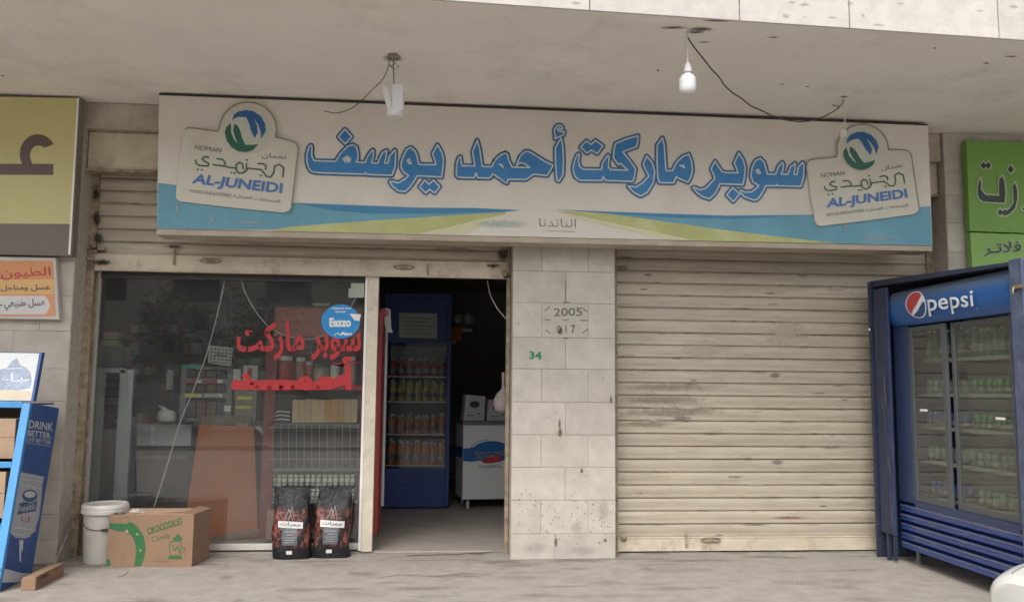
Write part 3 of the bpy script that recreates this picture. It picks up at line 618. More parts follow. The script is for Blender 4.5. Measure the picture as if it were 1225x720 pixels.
mb = MB(); fpoly(mb, [(92.3,117.5),(94.6,118),(84,305),(81.5,304)], my, .001); mb.build('white_edge', m_white, ys_)
cy_ = crop(my, 0, 110, 3.6); mb = MB()
arc_o = [(163+78*math.cos(math.radians(t)), 268+85*math.sin(math.radians(t))) for t in range(150, 331, 9)]; arc_i = [(166+37*math.cos(math.radians(t)), 275+44*math.sin(math.radians(t))) for t in range(310, 149, -10)]
fpoly(mb, [(-900,300),(0,310),(85,310)]+arc_o+arc_i+[(140,310),(230,311),(229,358),(0,357),(-900,350)], cy_, .0015)
mb.build('lettering', mat('sign_letter_brown', (.105,.075,.07), .4, .06), ys_)

# ------------------------------------------------------------------ honey sign
hsn = thing('honey_sign', 'small orange framed honey sign below the yellow sign on the stone wall', 'sign', (-3.6, -.07, 2.05))
Yh = -.07
q = [P(0,307,Yh), P(66.5,308,Yh), P(71,382.5,Yh), P(0,382.5,Yh)]; q[0].x = q[3].x = -4.5; q[0].z = q[1].z; q[3].z = q[2].z
mb = MB(); mb.hexa([q[3], q[2], q[2]+Vector((0,.06,0)), q[3]+Vector((0,.06,0))], [q[0], q[1], q[1]+Vector((0,.06,0)), q[0]+Vector((0,.06,0))]); mb.build('sign_frame', mat('pale_frame', (.50,.46,.42), .5, .08), hsn, bevel=.008)
mh = onY(Yh-.003)
def pan(y0, y1, m, l=0):
    t = lambda y: 63+(y-312)/66*3.2
    mb = MB(); fpoly(mb, [(-150,y0),(t(y0),y0),(t(y1),y1),(-150,y1)], mh, l); mb.build('orange_face', m, hsn)
pan(312, 334, mat('orange_a', (.55,.24,.10), .5, .06)); pan(334, 352, mat('orange_b', (.60,.36,.14), .5, .06)); pan(352, 378, mat('orange_c', (.56,.27,.14), .5, .06))
mb = MB(); fpoly(mb, [(-60,354),(54,354),(58,359),(60,365),(58,371),(54,376),(-60,376)], mh, .001); mb.build('white_label', mat('label_white', (.55,.53,.52), .5, .05), hsn)
mb = MB(); ftext(mb, ar('الطيون'), [(1,321),(60,319),(61,332),(1,335)], mh, .002, .008); mb.build('red_lettering', mat('sign_red', (.42,.035,.04), .5, .08), hsn)
mb = MB(); ftext(mb, ar('عسل ومناحل'), [(1,341),(60,340),(60.5,348),(1,349)], mh, .002, .012); ftext(mb, ar('عسل طبيعي'), [(5,358),(54,357),(54.5,370),(5,371.5)], mh, .002, .015); fstroke(mb, [(-1,365),(2,365)], 1.6, mh, .002); mb.build('dark_lettering', mat('sign_navy', (.045,.04,.09), .5, .08), hsn)

# ------------------------------------------------------------------ green signs on the right wall
def green(name, label, corners, m, Y):
    t = thing(name, label, 'sign', P(*corners[3], Y)); q = [P(*c, Y) for c in corners]
    q[1].x = q[2].x = 6.2; q[1].z = q[0].z-.01; q[2].z = q[3].z-.01
    mb = MB(); mb.hexa([q[3], q[2], q[2]+Vector((0,.07,0)), q[3]+Vector((0,.07,0))], [q[0], q[1], q[1]+Vector((0,.07,0)), q[0]+Vector((0,.07,0))]); mb.build('sign_panel', m, t, bevel=.004); return t
m_grn = mat('sign_green', (.145,.30,.05), .45, .08, 1.5)
m_grn2 = mat('sign_green_pale', (.19,.36,.08), .45, .08, 1.5)
gs1 = green('oil_sign', 'upper dark green sign with the outlined Arabic word for oil, far right', [(1156,167.5),(1300,176),(1300,286),(1160,276.5)], m_grn, -.10)
gs2 = green('filter_sign', 'lower pale green sign with a small Arabic word, directly below the dark green sign', [(1160.5,278),(1300,288),(1300,400),(1166,365)], m_grn2, -.10)
mg = onY(-.104); m_gd = mat('letter_dark_green', (.02,.045,.03), .45, .06); m_gw = mat('letter_pale', (.40,.47,.35), .45, .05)
g5 = ((1150,160),4.5); a_, b_ = MB(), MB()
for o in (Z(*g5,(100,238),(108,262),(105,300),(130,330),(205,335),(203,290),(205,245),(222,228),(232,260),(238,320),(233,372),(120,366),(98,352),(88,330),(90,285)), Z(*g5,(118,152),(132,166),(146,152),(162,170),(146,190),(132,178),(120,192),(103,172)),
          Z(*g5,(288,262),(300,300),(302,350),(290,400),(262,430),(245,440),(228,424),(262,402),(282,370),(280,320),(276,285)), Z(*g5,(265,168),(283,192),(266,214),(250,192)), Z(*g5,(208,404),(222,418),(236,406),(248,424),(232,444),(220,432),(208,442),(194,424))):
    fstroke(a_, o, 3.0, mg, .001, True); fpoly(b_, o, mg, .003)
a_.build('lettering_outline', m_gw, gs1); b_.build('lettering', m_gd, gs1); a_, b_ = MB(), MB()
fstroke(a_, [(1224,250),(1228,248)], 6, mg, .001); fstroke(b_, [(1225,250),(1229,248)], 3.4, mg, .003)
a_.build('lettering_outline', m_gw, gs1); b_.build('lettering', m_gd, gs1)
a_, b_ = MB(), MB(); qz = [(1177,290),(1222,288),(1222,305),(1177,307)]; wz = ar('فلاتـر')
ftext(a_, wz, qz, mg, .001, .05, .02); ftext(b_, wz, qz, mg, .003, .02, .02)
a_.build('lettering_outline', m_gw, gs2); b_.build('lettering', m_gd, gs2)
# ------------------------------------------------------------------ drinks fridge in its steel cage, right
m_blue = mat('fridge_blue', (.022,.05,.21), .38, .10, 4, dirt=(.05,.055,.08), damt=.5, dscale=5, coat=.2)
m_navy = mat('cage_navy', (.022,.030,.060), .5, .18, 6, .0006, 30, dirt=(.07,.065,.06), damt=.5, dscale=5)
m_grey = mat('fridge_grey', (.20,.205,.20), .45, .08)
m_dgrey = mat('door_grey', (.075,.08,.085), .4, .08)
m_liner = mat('fridge_liner', (.50,.52,.48), .6, .06)
m_wire = mat('shelf_wire', (.42,.42,.41), .35, .05, metal=.4)
FX = 4.13
fr = thing('drinks_fridge', 'tall blue two door drinks fridge with a pepsi header standing at the right', 'fridge', (4.5, -1.1, 0))
ya, yb = -.24, -1.93                                 # far and near ends
mb = MB(); zt, z0 = 2.40, .13
mb.box((FX+.03, ya, zt-.03), (4.86, yb, zt)); mb.box((4.82, ya, z0), (4.86, yb, zt-.03)); mb.box((FX+.03, ya, z0), (4.82, ya-.045, zt-.03)); mb.box((FX+.03, yb, z0), (4.82, yb+.045, zt-.03)); mb.box((FX+.04, ya-.045, z0), (4.82, yb+.045, .52))
mb.build('cabinet', m_blue, fr, bevel=.006)
mb = MB(); mb.box((4.78, ya-.046, .52), (4.815, yb+.046, 2.36)); mb.build('liner', m_liner, fr)
# bulging header with lettering over a painted-in reflection
def hsec(t):                                          # profile of the header from bottom to top
    return FX-.02-.050*math.sin(math.pi*min(1, max(0, t)))**.6
zb_, zt_ = 2.075, 2.385
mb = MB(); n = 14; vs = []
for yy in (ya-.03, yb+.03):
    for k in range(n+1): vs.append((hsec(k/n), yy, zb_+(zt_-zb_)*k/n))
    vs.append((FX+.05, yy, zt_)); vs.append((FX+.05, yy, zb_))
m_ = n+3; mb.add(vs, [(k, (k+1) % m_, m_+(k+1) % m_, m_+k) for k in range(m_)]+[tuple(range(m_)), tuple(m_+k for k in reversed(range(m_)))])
hm = bpy.data.materials.new('header_blue_reflection'); hm.use_nodes = True; nn = hm.node_tree.nodes; ll = hm.node_tree.links
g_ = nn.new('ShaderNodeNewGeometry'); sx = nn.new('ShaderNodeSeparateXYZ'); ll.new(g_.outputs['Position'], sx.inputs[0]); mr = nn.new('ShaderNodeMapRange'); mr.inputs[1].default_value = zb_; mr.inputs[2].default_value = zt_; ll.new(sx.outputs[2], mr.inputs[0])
cr_ = nn.new('ShaderNodeValToRGB'); cr_.color_ramp.elements[0].color = (.012,.075,.27,1); cr_.color_ramp.elements[1].color = (.10,.11,.135,1); e_ = cr_.color_ramp.elements.new(.55); e_.color = (.014,.085,.27,1)  # grey top end is a reflection painted into the header blue
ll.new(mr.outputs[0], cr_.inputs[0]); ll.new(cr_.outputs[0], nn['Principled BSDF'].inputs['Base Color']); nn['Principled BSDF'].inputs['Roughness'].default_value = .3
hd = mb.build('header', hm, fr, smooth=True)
def HM(px, py, l=0):
    q = X(px, py, FX-.055)
    return Vector((hsec((q.z-zb_)/(zt_-zb_))-.003-l, q.y, q.z))
mb = MB(); ftext(mb, 'pepsi', [(1113,353.5),(1168,347.5),(1168,372.5),(1113,378.5)], HM, .012, .012); fstroke(mb, [(1168.6,369.6),(1169.2,369.5)], .8, HM)
mb.build('lettering', mat('header_white', (.62,.66,.70), .35, .04), hd)
def globe(pts): return [(1098+x*11.6+y*2, 364.5+y*15.4) for x, y in pts]
cc = [(math.cos(math.radians(a)), math.sin(math.radians(a))) for a in range(0, 360, 12)]
mb = MB(); fpoly(mb, globe([(x*1.07, y*1.05) for x, y in cc]), HM, .0005); mb.build('emblem_disc', mat('header_white', (0,0,0)), hd)
top_ = [(math.cos(math.radians(a)), math.sin(math.radians(a))) for a in range(130, 311, 12)]
mb = MB(); fpoly(mb, globe([(x*.97, y*.97) for x, y in top_]+[(.42,-.45),(.1,0),(-.3,.35)]), HM, .002); mb.build('emblem_red', mat('emblem_red', (.38,.05,.055), .35, .05), hd)
bot_ = [(math.cos(math.radians(a)), math.sin(math.radians(a))) for a in range(-12, 125, 11)]
mb = MB(); fpoly(mb, globe([(x*.97, y*.97) for x, y in bot_]+[(-.3,.72),(.05,.5),(.45,.1),(.75,-.25)]), HM, .002); mb.build('emblem_blue', mat('emblem_navy', (.02,.06,.17), .35, .05), hd)
# door frames and glass
m_fglass = glass('fridge_glass', (.80,.84,.80), 2.2, .03, .06, (.26,.28,.28))
zg0, zg1 = .565, 2.06; ym = -1.03
for k, (y0, y1) in enumerate(((ya-.24, ym+.02), (ym-.02, yb+.12))):
    mb = MB(); x0, x1 = FX-.005+.022*k, FX+.02+.022*k
    mb.box((x0, y0, zg0), (x1, y0-.045, zg1)); mb.box((x0, y1, zg0), (x1, y1+.06, zg1)); mb.box((x0, y0-.045, zg0), (x1, y1+.06, zg0+.05)); mb.box((x0, y0-.045, zg1-.04), (x1, y1+.06, zg1))
    d_ = mb.build('door', m_dgrey, fr, bevel=.004)
    mb = MB(); mb.box((x0+.009, y0-.045, zg0+.05), (x0+.014, y1+.06, zg1-.04)); mb.build('pane', m_fglass, d_)
mb = MB(); mb.box((FX-.012, ya, zg0-.03), (FX+.04, ya-.24, zb_)); mb.box((FX-.012, yb+.12, zg0-.03), (FX+.04, yb, zb_)); mb.box((FX-.012, ya-.24, .50), (FX+.04, yb+.12, zg0)); mb.build('front_frame', mat('frame_dark', (.028,.042,.10), .4, .1), fr, bevel=.004)
for c in ((1105,490.5),(1197,500.5)):
    q = X(*c, FX-.01); mb = MB(); mb.box(q+Vector((-.004,-.05,-.009)), q+Vector((.004,.05,.009))); mb.build('door_sticker', m_white, fr)
# shelves with goods behind the glass
shz = [.60, .90, 1.19, 1.47, 1.76]
for z in shz:
    mb = MB(); mb.box((FX+.08, ya-.05, z-.012), (FX+.095, yb+.05, z+.018)); mb.box((4.74, ya-.05, z-.012), (4.755, yb+.05, z+.006))
    for i in range(34): y_ = ya-.06-i*(ya-yb-.12)/33; mb.box((FX+.095, y_-.003, z-.004), (4.74, y_+.003, z+.002))
    mb.build('shelf', m_wire, fr)
mb = MB(); mb.box((FX+.05, ya, .15), (FX+.06, yb, .5)); mb.build('grille_back', m_dark, fr)
mb = MB()
for z in (.165, .245, .325, .405, .485):
    mb = MB(); y0, y1 = ya-.02, yb+.02
    mb.hexa([(FX-.02,y0,z-.03),(FX-.02,y1,z-.03),(FX+.03,y1,z-.028),(FX+.03,y0,z-.028)], [(FX-.012,y0,z+.012),(FX-.012,y1,z+.012),(FX+.045,y1,z+.03),(FX+.045,y0,z+.03)])
    mb.build('louvre', m_blue if z != .485 else m_blue, fr, bevel=.004)
    mb = MB(); mb.box((FX-.022, y0-.01, z+.008), (FX-.012, y1+.01, z+.02)); mb.build('louvre_edge', mat('louvre_edge', (.09,.11,.18), .35, .1), fr)
for (x, y) in ((FX+.1, ya-.08), (FX+.1, yb+.08), (4.75, ya-.08), (4.75, yb+.08)):
    mb = MB(); mb.lathe([(.03, 0), (.035, .02), (.018, .03), (.018, .135)], (x, y, 0), 12); mb.build('foot', m_grey, fr)
def can(r=.033, h=.115): return [(r*.75,0),(r,.012),(r,h-.012),(r*.8,h),(r*.8,h-.004)]
def bottle(r=.034, h=.25): return [(r*.8,0),(r,.01),(r,h*.55),(r*.85,h*.68),(r*.4,h*.86),(r*.38,h*.92),(r*.42,h*.92),(r*.42,h)]
def goods(name, prof, m, cat, label, group, pts, capm=None, seg=12, back=None):
    n = len(pts); allp = [(i, p, '') for i, p in enumerate(pts)]
    if back: allp += [(i, (p[0]+back[0], p[1]+back[1], p[2]), ', back row') for i, p in enumerate(pts)]
    src = None
    for i, p, rw in allp:
        lb_i = label+rw+', '+ordinal(i, n)
        if src is None:
            t = thing(name, lb_i, cat, p, group); mb = MB(); mb.lathe(prof, p, seg); mb.build('body', m, t, smooth=True)
            r0 = max(q_[0] for q_ in prof); hh_ = prof[-1][1]; mb = MB(); mb.lathe([(r0*1.01, hh_*.18), (r0*1.015, hh_*.19), (r0*1.015, hh_*.44), (r0*1.01, hh_*.45)], p, seg); mb.build('label_band', m_band_mix, t)
            if capm:
                r, h = prof[-1]; mb = MB(); mb.lathe([(r*1.05, h-.02), (r*1.05, h+.002), (r*.9, h+.004)], p, 10); mb.build('cap', capm, t)
            src = t
        else:
            r = copy_tree(src, p, label=lb_i); s_ = random.uniform(.88, 1.06); r.scale = (s_, s_, random.uniform(.84, 1.06))
m_band_mix = mat('drink_label', (.22,.20,.18), .4, .6, 45, rnd=.5)
m_gcan = mat('green_can', (.05,.17,.06), .35, .25, 30, metal=.2); m_bcan = mat('blue_can', (.045,.07,.26), .35, .3, 30, metal=.2); m_gbot = mat('green_bottle', (.02,.14,.08), .2, .2); m_pale_can = mat('pale_can', (.16,.20,.17), .4, .3, 25)
def row(z, y0, y1, n, x=FX+.16): return [(x+random.uniform(-.01, .01), y0+(y1-y0)*i/(n-1), z+.019) for i in range(n)]
goods('drink_can', can(), m_bcan, 'can', 'blue can, middle shelf, left fridge door', 'blue cans on the middle fridge shelf', row(shz[3]-.28, -.50, -1.0, 8), seg=12, back=(.12,.02))
goods('drink_can', can(), m_gcan, 'can', 'bright green can, middle shelf, right fridge door', 'green cans on the middle fridge shelf', row(shz[2], -1.15, -1.77, 9), seg=12, back=(.12,.02))
goods('drink_can', can(), m_gcan, 'can', 'green can, second highest shelf, right fridge door', 'green cans on the second highest fridge shelf', row(shz[3], -1.13, -1.77, 9), seg=12, back=(.12,.02))
goods('drink_bottle', bottle(), m_gbot, 'bottle', 'green bottle, top shelf, left fridge door', 'green bottles on the left of the top fridge shelf', row(shz[4], -.52, -.98, 6), m_white, back=(.12,.03))
goods('drink_bottle', bottle(), m_gbot, 'bottle', 'green bottle, top shelf, right fridge door', 'green bottles on the right of the top fridge shelf', row(shz[4], -1.14, -1.76, 8), m_white, back=(.12,.03))
goods('drink_can', can(), m_bcan, 'can', 'blue can, bottom shelf, left fridge door', 'blue cans on the bottom fridge shelf', row(shz[0], -.5, -1.0, 7), back=(.12,.02))
goods('drink_can', can(), m_pale_can, 'can', 'pale can, bottom shelf, right fridge door', 'pale cans on the bottom fridge shelf', row(shz[0], -1.15, -1.75, 8), back=(.12,.02))
goods('drink_can', can(), m_pale_can, 'can', 'pale can, second lowest shelf, tall fridge', 'pale cans on the second lowest fridge shelf', row(shz[1], -.5, -1.72, 14), back=(.12,.02))
goods('drink_can', can(), m_pale_can, 'can', 'pale can, second highest shelf, left fridge door', 'pale cans on the left of the second highest fridge shelf', row(shz[3], -.52, -.98, 6), back=(.12,.02))
# the cage: back post, roof, folded door leaves
cg = thing('steel_cage', 'dark blue steel cage with a roof built round the drinks fridge', 'cage', (4.4, -1.0, 0))
CX = 4.04
mb = MB(); mb.box((CX, -.035, .0), (CX+.9, -.012, 2.50)); mb.build('end_panel', m_navy, cg, bevel=.003)
mb = MB(); mb.box((CX-.03, -.035, .0), (CX, -.008, 2.52)); mb.build('post', m_navy, cg, bevel=.003)
rt = [X(1039, 335, CX), X(1215, 313.5, CX)]
mb = MB(); mb.hexa([(CX, -.012, 2.47), (CX, -2.04, 2.395), (4.95, -2.04, 2.405), (4.95, -.012, 2.48)], [(CX, -.012, 2.53), (CX, -2.04, 2.42), (4.95, -2.04, 2.45), (4.95, -.012, 2.545)]); mb.build('roof', m_navy, cg, bevel=.004)
mb = MB(); mb.box((CX-.006, -.30, .23), (CX+.02, -.06, 2.44)); lf = mb.build('folded_leaf', mat('cage_blue', (.022,.035,.095), .45, .15, 5, dirt=(.07,.07,.08), damt=.5, dscale=6), cg, bevel=.006)
mb = MB(); mb.box((CX-.012, -.20, .25), (CX+.0, -.12, 2.44)); mb.build('stiffener', m_navy, lf, bevel=.004)
for z in (.26, 1.52, 2.3):
    mb = MB(); mb.box((CX-.014, -.29, z-.018), (CX-.004, -.07, z+.018)); mb.build('crossbar', m_navy, lf, bevel=.003)
mb = MB(); mb.box((CX-.01, -.19, 0), (CX+.02, -.16, .23)); mb.box((CX-.01, -.29, 0.02), (CX+.02, -.27, .23)); mb.build('leg', m_navy, cg)
c = X(1041.5, 394, CX-.031); mb = MB(); mb.lathe([(.012, 0), (.012, -.006), (.004, -.012)], c+Vector((-.001, .012, 0)), 10, 'x'); mb.build('bolt', m_white, cg)
mb = MB(); mb.box((CX-.04, -2.12, .06), (CX+.02, -1.985, 2.43)); pr = mb.build('post', mat('cage_worn', (.07,.09,.15), .5, .3, 9, dirt=(.16,.16,.18), damt=.5, dscale=9), cg, bevel=.006)
mb = MB(); mb.box((CX+.0, -2.6, .08), (CX+.03, -2.13, 2.42)); mb.build('open_leaf', m_navy, cg, bevel=.004)
c = X(1218, 343, CX-.045); mb = MB(); mb.box(c+Vector((-.012,-.05,-.012)), c+Vector((.0,.05,.012))); mb.tube([c+Vector((-.012,.03,0)), c+Vector((-.02,.03,-.03)), c+Vector((-.012,.03,-.05))], .006, 6); mb.build('latch', mat('brass', (.28,.23,.14), .4, .2, metal=.5), cg)

# ------------------------------------------------------------------ lamps and wires under the canopy
m_bulb = mat('bulb_white', (.60,.60,.61), .25, .03); m_cord = mat('white_cord', (.6,.58,.55), .6, .05); m_cable = mat('dark_cable', (.05,.04,.035), .6, .1)
YB = G(822, 38, 4.0).y
lb = thing('hanging_bulb', 'white bulb hanging on a short cord under the canopy, right of centre', 'lamp', P(822, 38, YB))
c0 = P(822, 40, YB); c1_ = P(822.3, 76, YB); u_ = (c0.z-c1_.z)/36
mb = MB(); mb.tube([Vector((c0.x, YB, 3.999)), Vector((c1_.x, YB, c1_.z))], .005, 8); mb.build('cord', m_cord, lb)
zq = lambda py: P(822.5, py, YB).z
mb = MB(); mb.lathe([(.008, zq(74)), (.018, zq(77)), (.026, zq(81)), (.030, zq(86)), (.028, zq(87.5))], (c1_.x+.002, YB, 0), 20); mb.build('socket', mat('socket_white', (.62,.61,.57), .45, .05), lb, smooth=True)
mb = MB(); mb.lathe([(.031, zq(87)), (.033, zq(88)), (.031, zq(89))], (c1_.x+.002, YB, 0), 20); mb.build('ring', m_grey, lb)
mb = MB(); mb.lathe([(.028, zq(88.5)), (.045, zq(91)), (.056, zq(94)), (.060, zq(98)), (.060, zq(104)), (.057, zq(109)), (.046, zq(112)), (.02, zq(113.5))], (c1_.x, YB, 0), 24); mb.build('glass_bulb', m_bulb, lb, smooth=True)
YL = G(470, 66, 4.0).y
lm = thing('fan_blade_lamp', 'white three blade folding lamp hanging by a wire above the left of the sign', 'lamp', P(471, 66, YL))
ct = P(471, 66, YL); zz = lambda py: P(472, py, YL).z
mb = MB(); mb.lathe([(.035, 3.999), (.03, 3.985), (.012, 3.97)], (ct.x, YL, 0), 14); mb.build('ceiling_cap', m_guide, lm)
mb = MB(); mb.tube([P(471,67,YL),P(471,76,YL),P(470.4,82,YL),P(471,88,YL),P(471.4,104,YL),P(471.5,131,YL)], .004, 6); mb.tube([P(466,72,YL),P(465,77,YL+.01),P(472,84,YL-.01),P(477,80,YL),P(474,76,YL),P(466,80,YL)], .003, 6); mb.build('wire', m_cable, lm)
bc = P(473, 135, YL); mb = MB(); mb.lathe([(.035, zz(132)), (.062, zz(133.5)), (.064, zz(138)), (.05, zz(140.5))], (bc.x-.003, YL, 0), 20); mb.build('cap', m_bulb, lm, smooth=True)
def blade(pa, pb, wd, dy, turn):
    a, b = P(*pa, YL)+Vector((0,dy*1.6,0)), P(*pb, YL)+Vector((0,dy,0)); ax = (b-a).normalized(); sd_ = Vector((math.cos(turn), math.sin(turn), 0)); nr = ax.cross(sd_).normalized()
    pts = [a+sd_*wd*x+ax*y for x, y in ((-.5,.02),(-.35,.0),(.35,.0),(.5,.02))]+[b+sd_*wd*x for x in (.5,-.5)]
    mb = MB(); mb.prism([p-nr*.009 for p in pts], nr*.018); return mb.build('blade', m_bulb, lm, bevel=.006, smooth=False)
blade((460,105.5),(468,134),.050,-.03,.35); blade((476,104.5),(476,134),.082,-.04,-.1); blade((481,108),(480,134),.06,.03,-1.1)
def wire(name, label, pts, r, m, cat='cable'):
    out = []
    for i in range(len(pts)-1):
        a, b = Vector(pts[i]), Vector(pts[i+1])
        for k in range(4): t = k/4; out.append(a.lerp(b, t)+Vector((0, 0, 0)))
    out.append(Vector(pts[-1])); sm = [out[0]]+[(out[i-1]+out[i]*2+out[i+1])/4 for i in range(1, len(out)-1)]+[out[-1]]
    mb = MB(); mb.tube(sm, r, 6); o = mb.build(name, m, None, at=pts[0], smooth=True); return tag(o, label, cat)
def PY(lst, ya_, yb_): n = len(lst)-1; return [P(x, y, ya_+(yb_-ya_)*i/n) for i, (x, y) in enumerate(lst)]
w1 = [(822,44),(829,55),(840,69),(852,84),(860,92),(867,103),(877,112),(886,117),(898,127),(910,132),(922,138),(935,143),(955,146),(970,145),(983,141),(995,135),(1003,129)]
wire('dark_cable', 'dark cable drooping from the bulb cord to the ceiling hook above the right logo', PY(w1, YB, -.80), .0055, m_cable)
wire('thin_wire', 'thin twisted wire trailing left from the three blade lamp', PY([(465,78),(462,88),(456,98),(448,105),(440,113),(432,121),(424,128),(412,134),(400,136),(388,133)], YL, YL+.5), .0035, m_cable)
wire('thin_wire', 'short loose wire end beside the left blade of the hanging lamp', PY([(456,98),(453,108),(452,117),(455,119)], YL, YL), .003, m_cord)
hk = thing('ceiling_hook', 'rusty ceiling hook with a stub of white cord above the right logo plate', 'hook', G(1010, 118, 4.0))
YH = -.78; mb = MB(); mb.tube([P(996,126,YH),P(1004,127.5,YH),P(1008,124,YH),P(1010,117,YH),P(1014,115.5,YH)], .008, 6); mb.tube([P(1003,130,YH),P(1008,124,YH),P(1008.5,119,YH)], .006, 6); mb.build('hook', m_guide, hk)
mb = MB(); mb.tube([P(1008,124,YH),P(1010,134,YH),P(1011,142,YH),P(1010,152,YH-.02),P(1009,156,YH-.02)], .005, 6); mb.build('cord', m_cord, hk)
c = P(1008.5, 158, YH-.02); mb = MB(); mb.lathe([(.012,.03),(.025,.02),(.028,-.01),(.026,-.04),(.02,-.045)], c, 14); mb.build('socket', mat('socket_white', (0,0,0)), hk, smooth=True)

# ------------------------------------------------------------------ bucket, carton, charcoal bags
m_pl = mat('bucket_plastic', (.60,.58,.53), .4, .05, 4, dirt=(.40,.36,.30), damt=.4, dscale=6)
bk = thing('bucket', 'white plastic bucket with lid and wire handle beside the printed carton', 'bucket', (-2.83, .03, 0))
bc = Vector((-2.82, .05, 0)); mb = MB(); mb.lathe([(.145,0),(.15,.006),(.168,.40),(.172,.41)], bc, 40); mb.build('body', m_pl, bk, smooth=True)
mb = MB(); mb.lathe([(.172,.405),(.188,.41),(.190,.435),(.186,.44),(.188,.448),(.186,.475),(.178,.484),(.170,.484),(.165,.474),(.02,.472)], bc, 40); mb.build('lid', m_pl, bk, smooth=True)
mb = MB(); mb.tube([bc+Vector((.172*math.cos(a), .172*math.sin(a), .385-.10*math.sin((a-math.pi*1.02)/(math.pi*.98)*math.pi))) for a in [math.pi*1.02+k*math.pi*.96/20 for k in range(21)]], .003, 6); mb.build('handle', m_cable, bk)
mb = MB(); mb.tube([bc+Vector((.180*math.cos(a), .180*math.sin(a), .286+.002*k)) for k, a in enumerate((math.radians(282), math.radians(290), math.radians(300), math.radians(310)))], .009, 8); mb.build('grip', m_black, bk)
m_card = mat('cardboard', (.25,.155,.10), .85, .08, 9, .0006, 80, dirt=(.26,.15,.09), damt=.4, dscale=5)
m_card2 = mat('cardboard_inside', (.38,.25,.16), .9, .08, 9)
bx = thing('carton', 'open brown carton printed with a green ring and CROCODILES beside the bucket', 'box', (-2.35, 0, 0))
A, B = G(127.2, 678, 0), G(229.2, 677.8, 0); dv = Vector((.05, .34, 0)); up = Vector((0, 0, P(130.4, 615, A.y).z))
A.z = B.z = 0; Cc = B+dv; D_ = A+dv; T = .006
mb = MB()
def wall_(p, q, inn, h=up): mb = MB(); mb.hexa([p, q, q+inn*T, p+inn*T], [p+h, q+h, q+inn*T+h, p+inn*T+h]); return mb.build('side', m_card, bx)
n1 = dv.normalized(); n2 = (B-A).normalized()
wall_(A, B, n1); wall_(D_, Cc, -n1); wall_(A+n1*T, D_-n1*T, n2); wall_(B+n1*T, Cc-n1*T, -n2)
mb = MB(); zt2 = up*.985; mb.hexa([A+n1*T+n2*T+Vector((0,0,.003)), B+n1*T-n2*T+Vector((0,0,.003)), Cc-n1*T-n2*T+Vector((0,0,.003)), D_-n1*T+n2*T+Vector((0,0,.003))], [A+n1*T+n2*T+Vector((0,0,.01)), B+n1*T-n2*T+Vector((0,0,.01)), Cc-n1*T-n2*T+Vector((0,0,.01)), D_-n1*T+n2*T+Vector((0,0,.01))]); mb.build('bottom', m_card, bx)
def flap(p, q, d, t0, t1): mb = MB(); a_, b_ = p+up, q+up; e = Vector((0,0,.004)); mb.hexa([a_, b_, b_+d+t1, a_+d+t0], [a_+e, b_+e, b_+d+t1+e, a_+d+t0+e]); return mb.build('flap', m_card2, bx)
flap(A+n2*.14, B, dv*.47, Vector((0,0,-.02)), Vector((0,0,-.01))); flap(D_, Cc, -dv*.47, Vector((0,0,-.028)), Vector((0,0,.0))); 
mb = MB(); a_, b_ = B+up, Cc+up; mb.hexa([a_, b_, b_-n2*.1+Vector((0,0,.02)), a_-n2*.1+Vector((0,0,.012))], [a_+Vector((0,0,.004)), b_+Vector((0,0,.004)), b_-n2*.1+Vector((0,0,.024)), a_-n2*.1+Vector((0,0,.016))]); mb.build('flap', m_card, bx)
def CM(px, py, l=0):                                  # the printed front of the carton
    u = (px-127.2)/(230.5-127.2); d = ray(px, py); nrm = Vector((-(B-A).y, (B-A).x, 0)).normalized(); t = (A-CAM).dot(nrm)/d.dot(nrm); return CAM+d*t-nrm*(.0015+l)*(1 if nrm.y > 0 else -1)
cm = crop(CM, 120, 590, 7.2); m_cg = mat('carton_green', (.03,.13,.045), .8, .15, 30)
mb = MB(); fpoly(mb, [(78,252),(160,258),(225,262),(262,240),(320,285),(375,370),(393,470),(375,560),(350,622),(292,622),(305,540),(308,460),(285,380),(235,330),(150,322),(80,300)], cm); fpoly(mb, [(56,560),(80,570),(90,622),(52,622)], cm)
mb.build('green_ring', m_cg, bx)
mb = MB(); fpoly(mb, [(312,340),(330,338),(326,358),(310,356)], cm, .002); fpoly(mb, [(342,478),(356,482),(352,500),(340,496)], cm, .002); fpoly(mb, [(215,312),(240,310),(243,335),(222,338)], cm, .002); mb.build('ring_specks', mat('speck_pale', (.36,.27,.18), .8, .05), bx)
mb = MB(); ftext(mb, 'CROCODILES', [(400,300),(705,200),(705,262),(410,352)], cm, 0, .02)
for i in range(9): fstroke(mb, [(418+i*32, 350-i*10.5), (432+i*32, 345-i*10.5)], 4, cm, .0005)
mb.build('lettering', m_cg, bx); mb = MB(); fstroke(mb, [(205,205),(235,208),(248,230)], 5, cm); mb.build('stem_print', m_cg, bx); mb = MB(); ftext(mb, 'Candy', [(440,375),(600,335),(604,385),(448,430)], cm, 0, -.005)
mb.build('lettering', m_cg, bx); mb = MB(); fpoly(mb, [(625,378),(650,372),(655,352),(685,352),(690,372),(708,378),(700,404),(632,404)], cm); fpoly(mb, [(590,540),(700,540),(708,562),(582,562)], cm)
fstroke(mb, [(605,412),(700,412),(690,535),(605,535),(592,470)], 6, cm, 0, True); fstroke(mb, [(700,470),(730,468),(725,492),(690,520)], 5, cm); fstroke(mb, [(620,440),(640,490),(670,450),(680,510)], 8, cm); fstroke(mb, [(440,580),(590,585)], 2, cm)
mb.build('green_print', m_cg, bx)
